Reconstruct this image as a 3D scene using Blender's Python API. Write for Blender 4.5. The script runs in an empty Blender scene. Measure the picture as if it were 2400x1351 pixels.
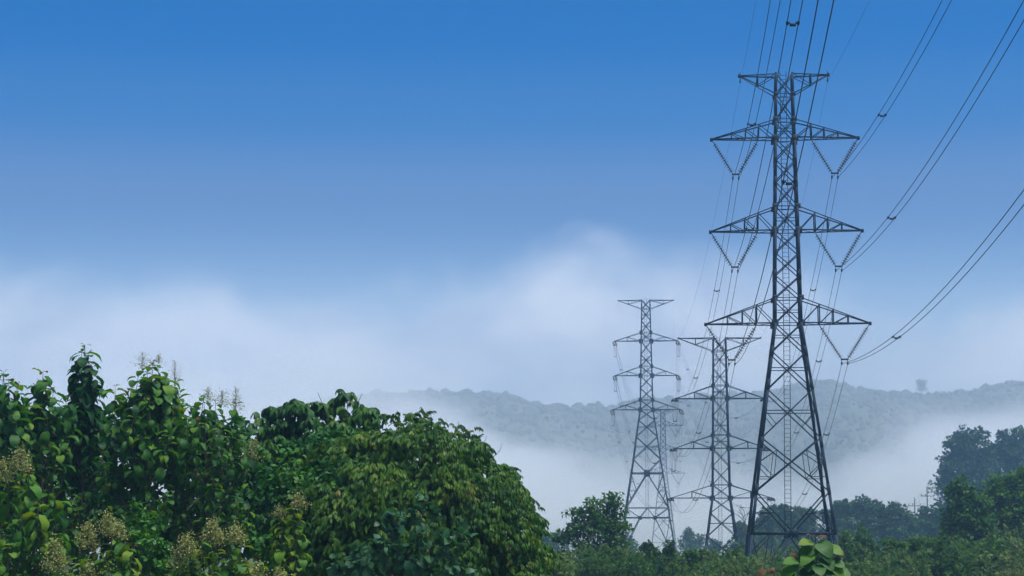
import bpy, bmesh, math, random
import numpy as np
from mathutils import Vector, Matrix

# ---------------------------------------------------------------- camera, sky, sun, exposure
sc = bpy.context.scene
COL = sc.collection
R = math.radians
CAMZ = 5.0
FPX = 5000.0                                   # focal length in pixels of the 2400 px wide photograph
PITCH = math.atan((1290 - 675.5) / FPX)        # the horizon lies at row 1290
cam_d = bpy.data.cameras.new('camera')
cam_d.sensor_width = 36.0
cam_d.lens = 36.0 * FPX / 2400.0
cam_d.clip_start = 0.5
cam_d.clip_end = 60000
cam = bpy.data.objects.new('camera', cam_d)
COL.objects.link(cam)
cam.location = (0, 0, CAMZ)
cam.rotation_euler = (R(90) + PITCH, 0, 0)
sc.camera = cam

SUN_ELEV, SUN_AZ = 70.0, 118.0                 # azimuth from +Y, clockwise: high, over the viewer's right shoulder, veiled
world = bpy.data.worlds.new('World')
sc.world = world
world.use_nodes = True


def ramp0(nt, pts):
    r = nt.nodes.new('ShaderNodeValToRGB')
    for e, (p, c) in zip(r.color_ramp.elements, pts):
        e.position = p; e.color = (*c, 1)
    return r


def build_world():
    nt = world.node_tree
    nt.nodes.clear()
    N, L = nt.nodes.new, nt.links.new
    out = N('ShaderNodeOutputWorld')
    bg = N('ShaderNodeBackground')
    bg.inputs['Strength'].default_value = 0.05
    sky = N('ShaderNodeTexSky')
    sky.sky_type = 'NISHITA'
    sky.sun_disc = False
    sky.sun_elevation = R(SUN_ELEV)
    sky.sun_rotation = R(SUN_AZ)
    sky.altitude = 400
    sky.air_density = 1.0
    sky.dust_density = 0.6
    sky.ozone_density = 3.0
    tc = N('ShaderNodeTexCoord')
    nrm = N('ShaderNodeVectorMath'); nrm.operation = 'NORMALIZE'
    L(tc.outputs['Generated'], nrm.inputs[0])
    sep = N('ShaderNodeSeparateXYZ')
    L(nrm.outputs[0], sep.inputs[0])
    # deeper blue away from the horizon
    tint = N('ShaderNodeValToRGB')
    cr = tint.color_ramp
    cr.interpolation = 'EASE'
    cr.elements[0].position = 0.0
    cr.elements[0].color = (0.66, 0.69, 0.76, 1)
    cr.elements[1].position = 0.30
    cr.elements[1].color = (0.002, 0.285, 0.575, 1)
    e = cr.elements.new(0.10); e.color = (0.60, 0.645, 0.735, 1)
    e = cr.elements.new(0.62); e.color = (0.36, 0.43, 0.54, 1)      # thin high cloud overhead
    e = cr.elements.new(0.165); e.color = (0.29, 0.40, 0.565, 1)
    e = cr.elements.new(0.205); e.color = (0.085, 0.33, 0.575, 1)
    e = cr.elements.new(0.24); e.color = (0.002, 0.285, 0.575, 1)
    L(sep.outputs['Z'], tint.inputs['Fac'])
    mul = N('ShaderNodeMix'); mul.data_type = 'RGBA'; mul.blend_type = 'MULTIPLY'
    mul.inputs['Factor'].default_value = 1.0
    L(sky.outputs[0], mul.inputs['A'])
    L(tint.outputs['Color'], mul.inputs['B'])
    # low cloud bank over the ridge
    mp = N('ShaderNodeMapping'); mp.inputs['Scale'].default_value = (1.0, 1.0, 1.3)
    mp.inputs['Location'].default_value = (5.92, 0.3, 0.13)
    L(nrm.outputs[0], mp.inputs['Vector'])
    n1 = N('ShaderNodeTexNoise'); n1.inputs['Scale'].default_value = 9.0
    n1.inputs['Detail'].default_value = 5.0; n1.inputs['Roughness'].default_value = 0.52
    n1.inputs['Distortion'].default_value = 0.25
    L(mp.outputs[0], n1.inputs['Vector'])
    m1 = N('ShaderNodeMath'); m1.operation = 'MULTIPLY_ADD'      # noise * a + b
    m1.inputs[1].default_value = 0.135; m1.inputs[2].default_value = -0.0675 + 0.129
    L(n1.outputs['Fac'], m1.inputs[0])
    m2 = N('ShaderNodeMath'); m2.operation = 'SUBTRACT'
    L(m1.outputs[0], m2.inputs[0]); L(sep.outputs['Z'], m2.inputs[1])
    mr = N('ShaderNodeMapRange'); mr.interpolation_type = 'SMOOTHSTEP'
    mr.inputs['From Min'].default_value = -0.012; mr.inputs['From Max'].default_value = 0.036
    mr.inputs['To Min'].default_value = 0.0; mr.inputs['To Max'].default_value = 0.92
    L(m2.outputs[0], mr.inputs['Value'])
    mix = N('ShaderNodeMix'); mix.data_type = 'RGBA'
    n2 = N('ShaderNodeTexNoise'); n2.inputs['Scale'].default_value = 16.0
    n2.inputs['Detail'].default_value = 6.0; n2.inputs['Roughness'].default_value = 0.56; n2.inputs['Distortion'].default_value = 0.4
    L(mp.outputs[0], n2.inputs['Vector'])
    cc = ramp0(nt, [(0.36, (3.0, 3.55, 4.7)), (0.60, (4.6, 5.0, 5.75))])
    L(n2.outputs['Fac'], cc.inputs['Fac']); L(cc.outputs['Color'], mix.inputs['B'])
    L(mr.outputs[0], mix.inputs['Factor'])
    L(mul.outputs['Result'], mix.inputs['A'])
    L(mix.outputs['Result'], bg.inputs['Color'])
    L(bg.outputs[0], out.inputs['Surface'])


build_world()
sun_d = bpy.data.lights.new('sun', 'SUN')
sun_d.energy = 1.5
sun_d.angle = R(24)
sun_d.color = (1.0, 0.97, 0.92)
sun = bpy.data.objects.new('sun', sun_d)
COL.objects.link(sun)
_sd = Vector((math.sin(R(SUN_AZ)) * math.cos(R(SUN_ELEV)), math.cos(R(SUN_AZ)) * math.cos(R(SUN_ELEV)), math.sin(R(SUN_ELEV))))
sun.rotation_euler = _sd.to_track_quat('Z', 'Y').to_euler()
sun.location = (60, -60, 140)

sc.view_settings.view_transform = 'Standard'
sc.view_settings.look = 'None'
sc.view_settings.exposure = 2.0
sc.view_settings.gamma = 1.0
sc.view_settings.use_curve_mapping = False
sc.cycles.use_denoising = True
sc.cycles.max_bounces = 9
sc.cycles.diffuse_bounces = 3
sc.cycles.glossy_bounces = 2
sc.cycles.transmission_bounces = 4
sc.cycles.volume_bounces = 7
sc.cycles.use_adaptive_sampling = True
sc.cycles.adaptive_threshold = 0.02
sc.render.filter_size = 1.6

# ---------------------------------------------------------------- helpers
CP, SP = math.cos(PITCH), math.sin(PITCH)


def P(px, py, Y):
    """Point on the vertical plane at distance Y that the photograph shows at pixel (px, py)."""
    u, w = (px - 1200.0) / FPX, (675.5 - py) / FPX
    d = Vector((u, CP - w * SP, SP + w * CP))
    d *= Y / d.y
    return Vector((d.x, d.y, d.z + CAMZ))


def Xat(px, Y):
    return (px - 1200.0) / FPX * Y * 1.003


def tag(o, label=None, cat=None, group=None, kind=None):
    if label: o['label'] = label
    if cat: o['category'] = cat
    if group: o['group'] = group
    if kind: o['kind'] = kind
    return o


def empty(name, loc, rz=0.0, label=None, cat=None, group=None):
    o = bpy.data.objects.new(name, None)
    COL.objects.link(o)
    o.location = loc
    o.rotation_euler = (0, 0, rz)
    o.empty_display_size = 0.3
    return tag(o, label, cat, group)


def link(name, me, mat=None, parent=None, loc=None):
    if mat is not None and not me.materials:
        me.materials.append(mat)
    o = bpy.data.objects.new(name, me)
    COL.objects.link(o)
    o.parent = parent
    if loc is not None:
        o.location = loc
    return o


def mesh_np(name, V, F, tint=None, smooth=False):
    """V (n,3) float, F (m,k) int all k-gons; tint (n,) per-vertex value stored as the attribute 'tint'."""
    V = np.asarray(V, np.float32); F = np.asarray(F, np.int32)
    me = bpy.data.meshes.new(name)
    me.vertices.add(len(V)); me.vertices.foreach_set('co', V.ravel())
    k = F.shape[1]
    me.loops.add(F.size); me.loops.foreach_set('vertex_index', F.ravel())
    me.polygons.add(len(F))
    me.polygons.foreach_set('loop_start', np.arange(0, F.size, k, dtype=np.int32))
    me.polygons.foreach_set('loop_total', np.full(len(F), k, np.int32))
    if smooth:
        me.polygons.foreach_set('use_smooth', np.ones(len(F), bool))
    if tint is not None:
        at = me.attributes.new('tint', 'FLOAT', 'POINT')
        at.data.foreach_set('value', np.asarray(tint, np.float32))
    me.update(calc_edges=True)
    return me


def new_mat(name):
    m = bpy.data.materials.new(name)
    m.use_nodes = True
    nt = m.node_tree
    return m, nt, nt.nodes.new, nt.links.new, nt.nodes['Principled BSDF']


def ramp(nt, pts, interp='LINEAR'):
    r = nt.nodes.new('ShaderNodeValToRGB')
    cr = r.color_ramp
    cr.interpolation = interp
    while len(cr.elements) < len(pts):
        cr.elements.new(0.5)
    for e, (p, c) in zip(cr.elements, pts):
        e.position = p
        e.color = (*c, 1)
    return r


def leaf_mat(name, stops, rough=0.45, trans=0.3, spec=0.3, noise=2.0, bump=0.0):
    """Foliage: colour from the per-leaf 'tint' value plus a soft noise, some light let through."""
    m, nt, N, L, b = new_mat(name)
    at = N('ShaderNodeAttribute'); at.attribute_name = 'tint'
    tc = N('ShaderNodeTexCoord')
    nz = N('ShaderNodeTexNoise'); nz.inputs['Scale'].default_value = noise
    nz.inputs['Detail'].default_value = 3
    L(tc.outputs['Object'], nz.inputs['Vector'])
    ma = N('ShaderNodeMath'); ma.operation = 'MULTIPLY_ADD'
    ma.inputs[1].default_value = 0.34; ma.inputs[2].default_value = -0.17
    L(nz.outputs['Fac'], ma.inputs[0])
    ad = N('ShaderNodeMath'); ad.operation = 'ADD'; ad.use_clamp = True
    L(at.outputs['Fac'], ad.inputs[0]); L(ma.outputs[0], ad.inputs[1])
    r = ramp(nt, stops)
    L(ad.outputs[0], r.inputs['Fac'])
    L(r.outputs['Color'], b.inputs['Base Color'])
    b.inputs['Roughness'].default_value = rough
    b.inputs['Specular IOR Level'].default_value = spec
    tr = N('ShaderNodeBsdfTranslucent')
    hs = N('ShaderNodeHueSaturation'); hs.inputs['Hue'].default_value = 0.485
    hs.inputs['Saturation'].default_value = 1.15; hs.inputs['Value'].default_value = 1.35
    L(r.outputs['Color'], hs.inputs['Color']); L(hs.outputs[0], tr.inputs['Color'])
    mx = N('ShaderNodeMixShader'); mx.inputs['Fac'].default_value = trans
    L(b.outputs[0], mx.inputs[1]); L(tr.outputs[0], mx.inputs[2])
    out = nt.nodes['Material Output']
    L(mx.outputs[0], out.inputs['Surface'])
    if bump:
        bp = N('ShaderNodeBump'); bp.inputs['Strength'].default_value = bump; bp.inputs['Distance'].default_value = 0.02
        nb = N('ShaderNodeTexNoise'); nb.inputs['Scale'].default_value = 22
        L(tc.outputs['Object'], nb.inputs['Vector']); L(nb.outputs['Fac'], bp.inputs['Height'])
        L(bp.outputs[0], b.inputs['Normal'])
    return m


def value_noise(x, y, seed=0):
    """Smooth 2-D value noise, numpy arrays in, about -1..1 out."""
    xi, yi = np.floor(x).astype(np.int64), np.floor(y).astype(np.int64)
    fx, fy = x - xi, y - yi
    fx, fy = fx * fx * (3 - 2 * fx), fy * fy * (3 - 2 * fy)

    def h(a, b):
        n = (a * 374761393 + b * 668265263 + seed * 2147483647) & 0xffffffff
        n = ((n ^ (n >> 13)) * 1274126177) & 0xffffffff
        return ((n ^ (n >> 16)) & 0xffff) / 32767.5 - 1.0
    return (h(xi, yi) * (1 - fx) + h(xi + 1, yi) * fx) * (1 - fy) + (h(xi, yi + 1) * (1 - fx) + h(xi + 1, yi + 1) * fx) * fy


# ---------------------------------------------------------------- terrain: valley floor and forested ridge
RIDGE_Y = 1080.0
_rp = np.array([(-4000, 960), (-1500, 940), (-300, 985), (200, 975), (560, 950), (840, 921), (1000, 910), (1060, 906), (1140, 903), (1205, 911),
                (1270, 931), (1330, 934), (1440, 938), (1500, 921), (1600, 922), (1700, 912), (1790, 908), (1860, 896), (1920, 884), (1960, 888), (2000, 901),
                (2060, 908), (2130, 911), (2190, 910), (2260, 902), (2330, 886), (2400, 878), (2600, 872), (3000, 890), (5000, 940)], float)


def ridge_height(x):
    px = 1200 + np.asarray(x) / (RIDGE_Y * 1.003) * FPX
    py = np.interp(px, _rp[:, 0], _rp[:, 1])
    w = (675.5 - py) / FPX
    return CAMZ + RIDGE_Y * (SP + w * CP) / (CP - w * SP) - 5.5


def ground_z(x, y):
    x, y = np.asarray(x, float), np.asarray(y, float)
    z = 0.4 + 2.4 * np.clip((y - 170) / 130, 0, 1) ** 1.5
    z = z + 0.5 * value_noise(x / 37.0, y / 41.0, 3) * np.clip((np.hypot(x, y) - 20) / 40, 0, 1)
    z = z + 2.9 * np.exp(-(x * x + y * y) / 300.0)
    # bank with taller trees on the right
    z = z + 24.0 * np.clip((x - 72) / 90, 0, 1) * np.clip((y - 250) / 200, 0, 1) * np.clip((900 - y) / 300, 0, 1)
    t = np.clip((y - 760) / (RIDGE_Y - 760), 0, 1)
    t2 = np.clip((y - RIDGE_Y) / 420, 0, 1)
    s = (t * t * (3 - 2 * t)) * (1 - 0.85 * t2 * t2 * (3 - 2 * t2))
    hz = ridge_height(x) - 3
    return z + hz * s + s * (8.0 * value_noise(x / 75.0, y / 60.0, 9) + 3.0 * value_noise(x / 24.0, y / 21.0, 4)) * (1 - np.clip(1 - np.abs(y - RIDGE_Y) / 60, 0, 1))


def gz(x, y):
    return float(ground_z(x, y))


def build_terrain():
    xs = np.concatenate([np.linspace(-1200, -420, 30), np.linspace(-400, 520, 150), np.linspace(540, 1200, 26)])
    ys = np.concatenate([np.linspace(-200, -40, 12), np.linspace(-30, 400, 120), np.linspace(410, 760, 36), np.linspace(770, 1520, 90)])
    X, Y = np.meshgrid(xs, ys)
    Z = ground_z(X, Y)
    V = np.stack([X, Y, Z], -1).reshape(-1, 3)
    n, m = X.shape
    i = np.arange(n * m).reshape(n, m)
    F = np.stack([i[:-1, :-1], i[:-1, 1:], i[1:, 1:], i[1:, :-1]], -1).reshape(-1, 4)
    mt, nt, N, L, b = new_mat('grass_and_soil')
    nz = N('ShaderNodeTexNoise'); nz.inputs['Scale'].default_value = 0.35; nz.inputs['Detail'].default_value = 8
    tc = N('ShaderNodeTexCoord'); L(tc.outputs['Object'], nz.inputs['Vector'])
    r = ramp(nt, [(0.3, (0.035, 0.05, 0.018)), (0.55, (0.055, 0.085, 0.025)), (0.75, (0.11, 0.10, 0.05))])
    L(nz.outputs['Fac'], r.inputs['Fac']); L(r.outputs['Color'], b.inputs['Base Color'])
    b.inputs['Roughness'].default_value = 0.95
    g = link('ground', mesh_np('ground', V, F, smooth=True), mt)
    tag(g, 'grassy valley floor rising to the distant ridge', 'ground', kind='structure')


build_terrain()
M_FOREST = leaf_mat('forest_canopy', [(0.0, (0.022, 0.045, 0.018)), (0.5, (0.04, 0.075, 0.026)), (1.0, (0.075, 0.11, 0.04))], rough=0.8, trans=0.15, noise=0.15)


def ico(sub=1):
    bm = bmesh.new(); bmesh.ops.create_icosphere(bm, subdivisions=sub, radius=1.0)
    V = np.array([v.co for v in bm.verts]); F = np.array([[v.index for v in f.verts] for f in bm.faces]); bm.free()
    return V, F


def build_ridge_forest():
    rng = np.random.default_rng(5)
    V0, F0 = ico(1)
    n = 13000
    y = RIDGE_Y + 30 - 290 * rng.random(n) ** 1.4
    x = rng.uniform(-260, 480, n)
    z = ground_z(x, y)
    k = len(V0)
    w = np.clip(rng.lognormal(0.22, 0.4, n), 0.7, 3.2); h = w * rng.uniform(0.65, 1.0, n)
    up = np.where(rng.random(n) < 0.04, rng.uniform(1.6, 2.8, n), rng.uniform(0, 1.7, n))
    V0 = V0 @ np.array(Matrix.Rotation(0.65, 3, 'X') @ Matrix.Rotation(0.4, 3, 'Y'))
    V = V0[None] * (1 + rng.normal(0, 0.09, (n, k, 1))) * np.stack([w, w, h], 1)[:, None, :] + rng.normal(0, 0.10, (n, k, 3)) * w[:, None, None]
    V = V + np.stack([x, y, z + h * 0.4 + up], 1)[:, None, :]
    F = (F0[None] + (np.arange(n) * k)[:, None, None]).reshape(-1, 3)
    T = np.repeat(rng.uniform(0.1, 0.9, n), k)
    o = link('ridge_forest', mesh_np('ridge_forest', V.reshape(-1, 3), F, T, smooth=True), M_FOREST)
    tag(o, 'unbroken forest canopy covering the distant misty ridge', 'forest', kind='stuff')


build_ridge_forest()


# ---------------------------------------------------------------- air: thin haze everywhere and a fog bank in the valley
def box_mesh(name, x0, x1, y0, y1, z0, z1):
    V = [(x, y, z) for z in (z0, z1) for y in (y0, y1) for x in (x0, x1)]
    F = [(0, 2, 3, 1), (4, 5, 7, 6), (0, 1, 5, 4), (2, 6, 7, 3), (0, 4, 6, 2), (1, 3, 7, 5)]
    return mesh_np(name, V, F)


HAZE_DENSITY = 0.0007


def build_air():
    m = bpy.data.materials.new('thin_haze'); m.use_nodes = True
    nt = m.node_tree; nt.nodes.clear()
    out = nt.nodes.new('ShaderNodeOutputMaterial'); pv = nt.nodes.new('ShaderNodeVolumePrincipled')
    pv.inputs['Color'].default_value = (0.52, 0.77, 1.0, 1)
    pv.inputs['Density'].default_value = HAZE_DENSITY
    pv.inputs['Anisotropy'].default_value = 0.7
    nt.links.new(pv.outputs[0], out.inputs['Volume'])
    h = link('haze', box_mesh('haze', -1250, 1250, -220, 1560, -4.0, 106.0), m)
    tag(h, 'thin bluish haze filling the whole valley', 'haze', kind='stuff')

    m = bpy.data.materials.new('fog_bank'); m.use_nodes = True
    nt = m.node_tree; nt.nodes.clear(); N, L = nt.nodes.new, nt.links.new
    out = N('ShaderNodeOutputMaterial'); pv = N('ShaderNodeVolumePrincipled')
    pv.inputs['Color'].default_value = (0.985, 0.99, 1.0, 1)
    pv.inputs['Anisotropy'].default_value = 0.0
    L(pv.outputs[0], out.inputs['Volume'])
    tc = N('ShaderNodeTexCoord'); sep = N('ShaderNodeSeparateXYZ'); L(tc.outputs['Object'], sep.inputs[0])
    nz = N('ShaderNodeTexNoise'); nz.inputs['Scale'].default_value = 0.015; nz.inputs['Detail'].default_value = 5
    nz.inputs['Roughness'].default_value = 0.55
    mp = N('ShaderNodeMapping'); mp.inputs['Scale'].default_value = (1.0, 0.5, 1.9)
    L(tc.outputs['Object'], mp.inputs['Vector']); L(mp.outputs[0], nz.inputs['Vector'])
    # height of the fog's upper edge along x
    mr = N('ShaderNodeMapRange'); mr.inputs['From Min'].default_value = -260; mr.inputs['From Max'].default_value = 340
    L(sep.outputs['X'], mr.inputs['Value'])
    fc = N('ShaderNodeFloatCurve')
    L(mr.outputs[0], fc.inputs['Value'])
    cv = fc.mapping.curves[0]
    pts = [(-260, 60), (-90, 66), (-55, 65), (-25, 57), (0, 47), (25, 40), (50, 35), (100, 34), (140, 42), (175, 52), (210, 58), (340, 62)]
    for k, (xx, zz) in enumerate(pts):
        q = ((xx + 260) / 600, zz / 100)
        if k < 2: cv.points[k].location = q
        else: cv.points.new(*q)
    fc.mapping.update()
    m1 = N('ShaderNodeMath'); m1.operation = 'MULTIPLY'; m1.inputs[1].default_value = 100.0; L(fc.outputs[0], m1.inputs[0])
    m2 = N('ShaderNodeMath'); m2.operation = 'MULTIPLY_ADD'; m2.inputs[1].default_value = 76.0; L(nz.outputs['Fac'], m2.inputs[0])
    m3 = N('ShaderNodeMath'); m3.operation = 'SUBTRACT'; m3.inputs[1].default_value = 37.0; L(m1.outputs[0], m3.inputs[0]); L(m3.outputs[0], m2.inputs[2])
    m4 = N('ShaderNodeMath'); m4.operation = 'SUBTRACT'; L(m2.outputs[0], m4.inputs[0]); L(sep.outputs['Z'], m4.inputs[1])
    s1 = N('ShaderNodeMapRange'); s1.interpolation_type = 'SMOOTHSTEP'
    s1.inputs['From Min'].default_value = -6; s1.inputs['From Max'].default_value = 26
    s1.inputs['To Min'].default_value = 0; s1.inputs['To Max'].default_value = FOG_DENSITY
    L(m4.outputs[0], s1.inputs['Value'])
    base = N('ShaderNodeMath'); base.operation = 'ADD'; base.inputs[1].default_value = 0.0021; L(s1.outputs[0], base.inputs[0])
    s2 = N('ShaderNodeMapRange'); s2.interpolation_type = 'SMOOTHSTEP'
    s2.inputs['From Min'].default_value = 560; s2.inputs['From Max'].default_value = 900
    L(sep.outputs['Y'], s2.inputs['Value'])
    m5 = N('ShaderNodeMath'); m5.operation = 'MULTIPLY'; L(base.outputs[0], m5.inputs[0]); L(s2.outputs[0], m5.inputs[1])
    L(m5.outputs[0], pv.inputs['Density'])
    f = link('fog_bank', box_mesh('fog_bank', -300, 380, 540, 1010, -1.0, 100.0), m)
    tag(f, 'bank of white valley fog lying in front of the ridge', 'fog', kind='stuff')
    sc.cycles.volume_step_rate = 0.6
    sc.cycles.volume_max_steps = 256


FOG_DENSITY = 0.03
build_air()


# ---------------------------------------------------------------- steel lattice pylons
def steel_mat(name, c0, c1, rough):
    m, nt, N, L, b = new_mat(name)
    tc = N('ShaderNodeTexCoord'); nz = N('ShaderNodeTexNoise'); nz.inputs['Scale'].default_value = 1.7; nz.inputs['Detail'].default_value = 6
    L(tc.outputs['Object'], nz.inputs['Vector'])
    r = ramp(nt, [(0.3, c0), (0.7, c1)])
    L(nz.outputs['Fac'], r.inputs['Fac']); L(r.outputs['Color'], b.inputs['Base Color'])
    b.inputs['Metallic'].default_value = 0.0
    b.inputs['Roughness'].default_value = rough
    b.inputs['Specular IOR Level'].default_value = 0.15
    return m


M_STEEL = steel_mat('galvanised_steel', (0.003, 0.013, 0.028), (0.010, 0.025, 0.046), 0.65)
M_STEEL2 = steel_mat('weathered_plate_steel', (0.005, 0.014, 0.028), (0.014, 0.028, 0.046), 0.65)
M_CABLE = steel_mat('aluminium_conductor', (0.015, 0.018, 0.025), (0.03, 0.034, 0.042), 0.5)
m, nt, N, L, b = new_mat('glazed_porcelain')
b.inputs['Base Color'].default_value = (0.045, 0.04, 0.045, 1); b.inputs['Roughness'].default_value = 0.3
M_PORC = m


def lprism(a, b, size, out, th=None):
    """Angle-iron bar from a to b as quads; 'out' is the side its corner points to."""
    a, b = np.asarray(a, float), np.asarray(b, float)
    d = b - a; ln = np.linalg.norm(d); d = d / ln
    o = np.asarray(out, float); o = o - d * o.dot(d)
    if np.linalg.norm(o) < 1e-4:
        o = np.cross(d, (0.31, 0.9, 0.2))
    o /= np.linalg.norm(o); s = np.cross(d, o)
    u, v = (o + s) / 2 ** .5, (o - s) / 2 ** .5      # flanges run against u and v from the corner
    t = th or max(0.012, size * 0.14)
    prof = [(0, 0), (-size, 0), (-size, -t), (-t, -t), (-t, -size), (0, -size)]
    c = (o * size * 0.45)
    V = np.array([e + c + u * p + v * q for e in (a, b) for p, q in prof])
    F = [(i, (i + 1) % 6, 6 + (i + 1) % 6, 6 + i) for i in range(6)] + [(0, 3, 2, 1), (0, 5, 4, 3), (6, 7, 8, 9), (6, 9, 10, 11)]
    return V, np.array(F)


def join(parts):
    Vs, Fs, n = [], [], 0
    for V, F in parts:
        Vs.append(V); Fs.append(np.asarray(F) + n); n += len(V)
    return np.concatenate(Vs), np.concatenate(Fs)


def boxgeo(c, ax, ay, az):
    """Box centred at c with half-axis vectors."""
    c, ax, ay, az = (np.asarray(q, float) for q in (c, ax, ay, az))
    V = np.array([c + i * ax + j * ay + k * az for k in (-1, 1) for j in (-1, 1) for i in (-1, 1)])
    return V, np.array([(0, 2, 3, 1), (4, 5, 7, 6), (0, 1, 5, 4), (2, 6, 7, 3), (0, 4, 6, 2), (1, 3, 7, 5)])


def tubegeo(pts, r, n=5):
    pts = np.asarray(pts, float)
    T = np.gradient(pts, axis=0); T /= np.linalg.norm(T, axis=1)[:, None]
    ref = np.array((0.0, 0.0, 1.0)) if abs(T[0, 2]) < 0.9 else np.array((1.0, 0.0, 0.0))
    A = np.cross(T, ref); A /= np.linalg.norm(A, axis=1)[:, None]; B = np.cross(T, A)
    rr = np.broadcast_to(np.asarray(r, float), (len(pts),))
    an = np.arange(n) * 2 * math.pi / n
    V = (pts[:, None, :] + rr[:, None, None] * (np.cos(an)[None, :, None] * A[:, None, :] + np.sin(an)[None, :, None] * B[:, None, :])).reshape(-1, 3)
    i = np.arange(len(pts) - 1)[:, None] * n + np.arange(n)[None, :]
    j = np.arange(len(pts) - 1)[:, None] * n + (np.arange(n)[None, :] + 1) % n
    return V, np.stack([i, j, j + n, i + n], -1).reshape(-1, 4)


class Tower:
    """Square lattice pylon; local x runs along the crossarms, y along the line, z up."""

    def __init__(s, name, axis_px, Y, yaw, base_py, widths, label, fine=True, scale=1.0):
        s.Y, s.yaw, s.fine, s.k = Y, yaw, fine, scale
        x = P(axis_px[0], axis_px[1], Y).x
        s.z0 = min(gz(x, Y) - 0.3, P(axis_px[0], base_py, Y).z)
        s.root = empty(name, (x, Y, s.z0), -yaw, label, 'pylon', 'lattice pylons of the power line')
        s.o = np.array((x, Y, s.z0))
        s.ca, s.sa = math.cos(-yaw), math.sin(-yaw)
        zs, hs = [], []
        for py, wpx in widths:
            q = P(axis_px[0], py, Y)
            dep = Y * CP + (q.z - CAMZ) * SP
            zs.append(q.z - s.z0); hs.append(wpx * dep / FPX / 2)
        # carry the leg slope on to the ground
        sl = (hs[-1] - hs[-2]) / (zs[-1] - zs[-2])
        if zs[-1] > 0.05:
            hs.append(hs[-1] - sl * zs[-1]); zs.append(0.0)
        od = np.argsort(zs)
        s.zs, s.hs = np.array(zs)[od], np.array(hs)[od]
        s.joined = []

    def z(s, py):
        return P(1800, py, s.Y).z - s.z0

    def hw(s, z):
        return float(np.interp(z, s.zs, s.hs))

    def world(s, p):
        return np.array((s.o[0] + p[0] * s.ca - p[1] * s.sa, s.o[1] + p[0] * s.sa + p[1] * s.ca, s.o[2] + p[2]))

    def local(s, w):
        d = np.asarray(w, float) - s.o
        return np.array((d[0] * s.ca + d[1] * s.sa, -d[0] * s.sa + d[1] * s.ca, d[2]))

    def bar(s, name, a, b, size, out, parent=None, mat=None):
        g = lprism(a, b, size * s.k * (0.57 if s.fine else 0.85), out)
        if s.fine or name == 'leg':
            return link(name, mesh_np(name, *g), mat or M_STEEL, parent or s.root)
        s.joined.append(g)

    def corner(s, i, z):
        h = s.hw(z)
        return np.array(((-1, 1, 1, -1)[i] * h, (-1, -1, 1, 1)[i] * h, z))

    FACES = ((0, 1, (0, -1, 0)), (1, 2, (1, 0, 0)), (2, 3, (0, 1, 0)), (3, 0, (-1, 0, 0)))

    def legs(s, ztop, size_top=0.17, size_base=0.24, splices=()):
        lv = [z for z in s.zs if z < ztop - 0.01] + [ztop]
        for i in range(4):
            out = ((-1, 1, 1, -1)[i], (-1, -1, 1, 1)[i], 0)
            segs = []
            for a, b in zip(lv[:-1], lv[1:]):
                sz = size_base + (size_top - size_base) * (a / ztop)
                segs.append(lprism(s.corner(i, a), s.corner(i, b), sz * s.k, out))
            leg = link('leg', mesh_np('leg', *join(segs)), M_STEEL, s.root)
            if s.fine:
                for zz in splices:
                    sz = (size_base + (size_top - size_base) * (zz / ztop)) * 1.24
                    g = lprism(s.corner(i, zz - 0.42), s.corner(i, zz + 0.42), sz, out)
                    link('splice_plate', mesh_np('splice_plate', *g), M_STEEL2, leg)

    def xpanel(s, za, zb, size=0.10, cross=False, redundant=0, faces=(0, 1, 2, 3)):
        for f in faces:
            i, j, n = s.FACES[f]
            n = np.array(n, float)
            A, B, C, D = s.corner(i, za), s.corner(j, za), s.corner(i, zb), s.corner(j, zb)
            off = n * size * 0.3
            s.bar('brace', A + off, D + off, size, n)
            s.bar('brace', B - off, C - off, size, n)
            wa, wb = s.hw(za), s.hw(zb)
            zc = za + (zb - za) * wa / (wa + wb)
            if cross:
                s.bar('horizontal_strut', s.corner(i, zc) - 2.5 * off, s.corner(j, zc) - 2.5 * off, size * 0.7, n)
            X = (A * wb + D * wa) / (wa + wb)
            if redundant:
                for lo, hi, k in ((A, C, i), (B, D, j)):
                    Q, Pm = (X + lo) / 2, (X + hi) / 2
                    M = s.corner(k, zc)
                    s.bar('brace', M, Q, size * 0.62, n)
                    if redundant > 1:
                        s.bar('brace', M, Pm, size * 0.62, n)
                        s.bar('brace', Pm, Q, size * 0.55, n)
                        s.bar('horizontal_strut', s.corner(k, Q[2]), Q, size * 0.55, n)

    def horizontals(s, z, size=0.09, faces=(0, 1, 2, 3)):
        for f in faces:
            i, j, n = s.FACES[f]
            s.bar('horizontal_strut', s.corner(i, z), s.corner(j, z), size, n)

    def gusset(s, c, n, half):
        n = np.asarray(n, float); t = np.cross(n, (0, 0, 1))
        g = boxgeo(np.asarray(c) + n * 0.05, t * half * 0.8, n * 0.012, np.array((0, 0, half * 0.8)))
        if s.fine:
            link('gusset_plate', mesh_np('gusset_plate', *g), M_STEEL2, s.root)
        else:
            s.joined.append(g)

    def leg_gussets(s, z, half):
        for f in (0, 2):
            i, j, n = s.FACES[f]
            for c in (i, j):
                s.gusset(s.corner(c, z), n, half)

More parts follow.
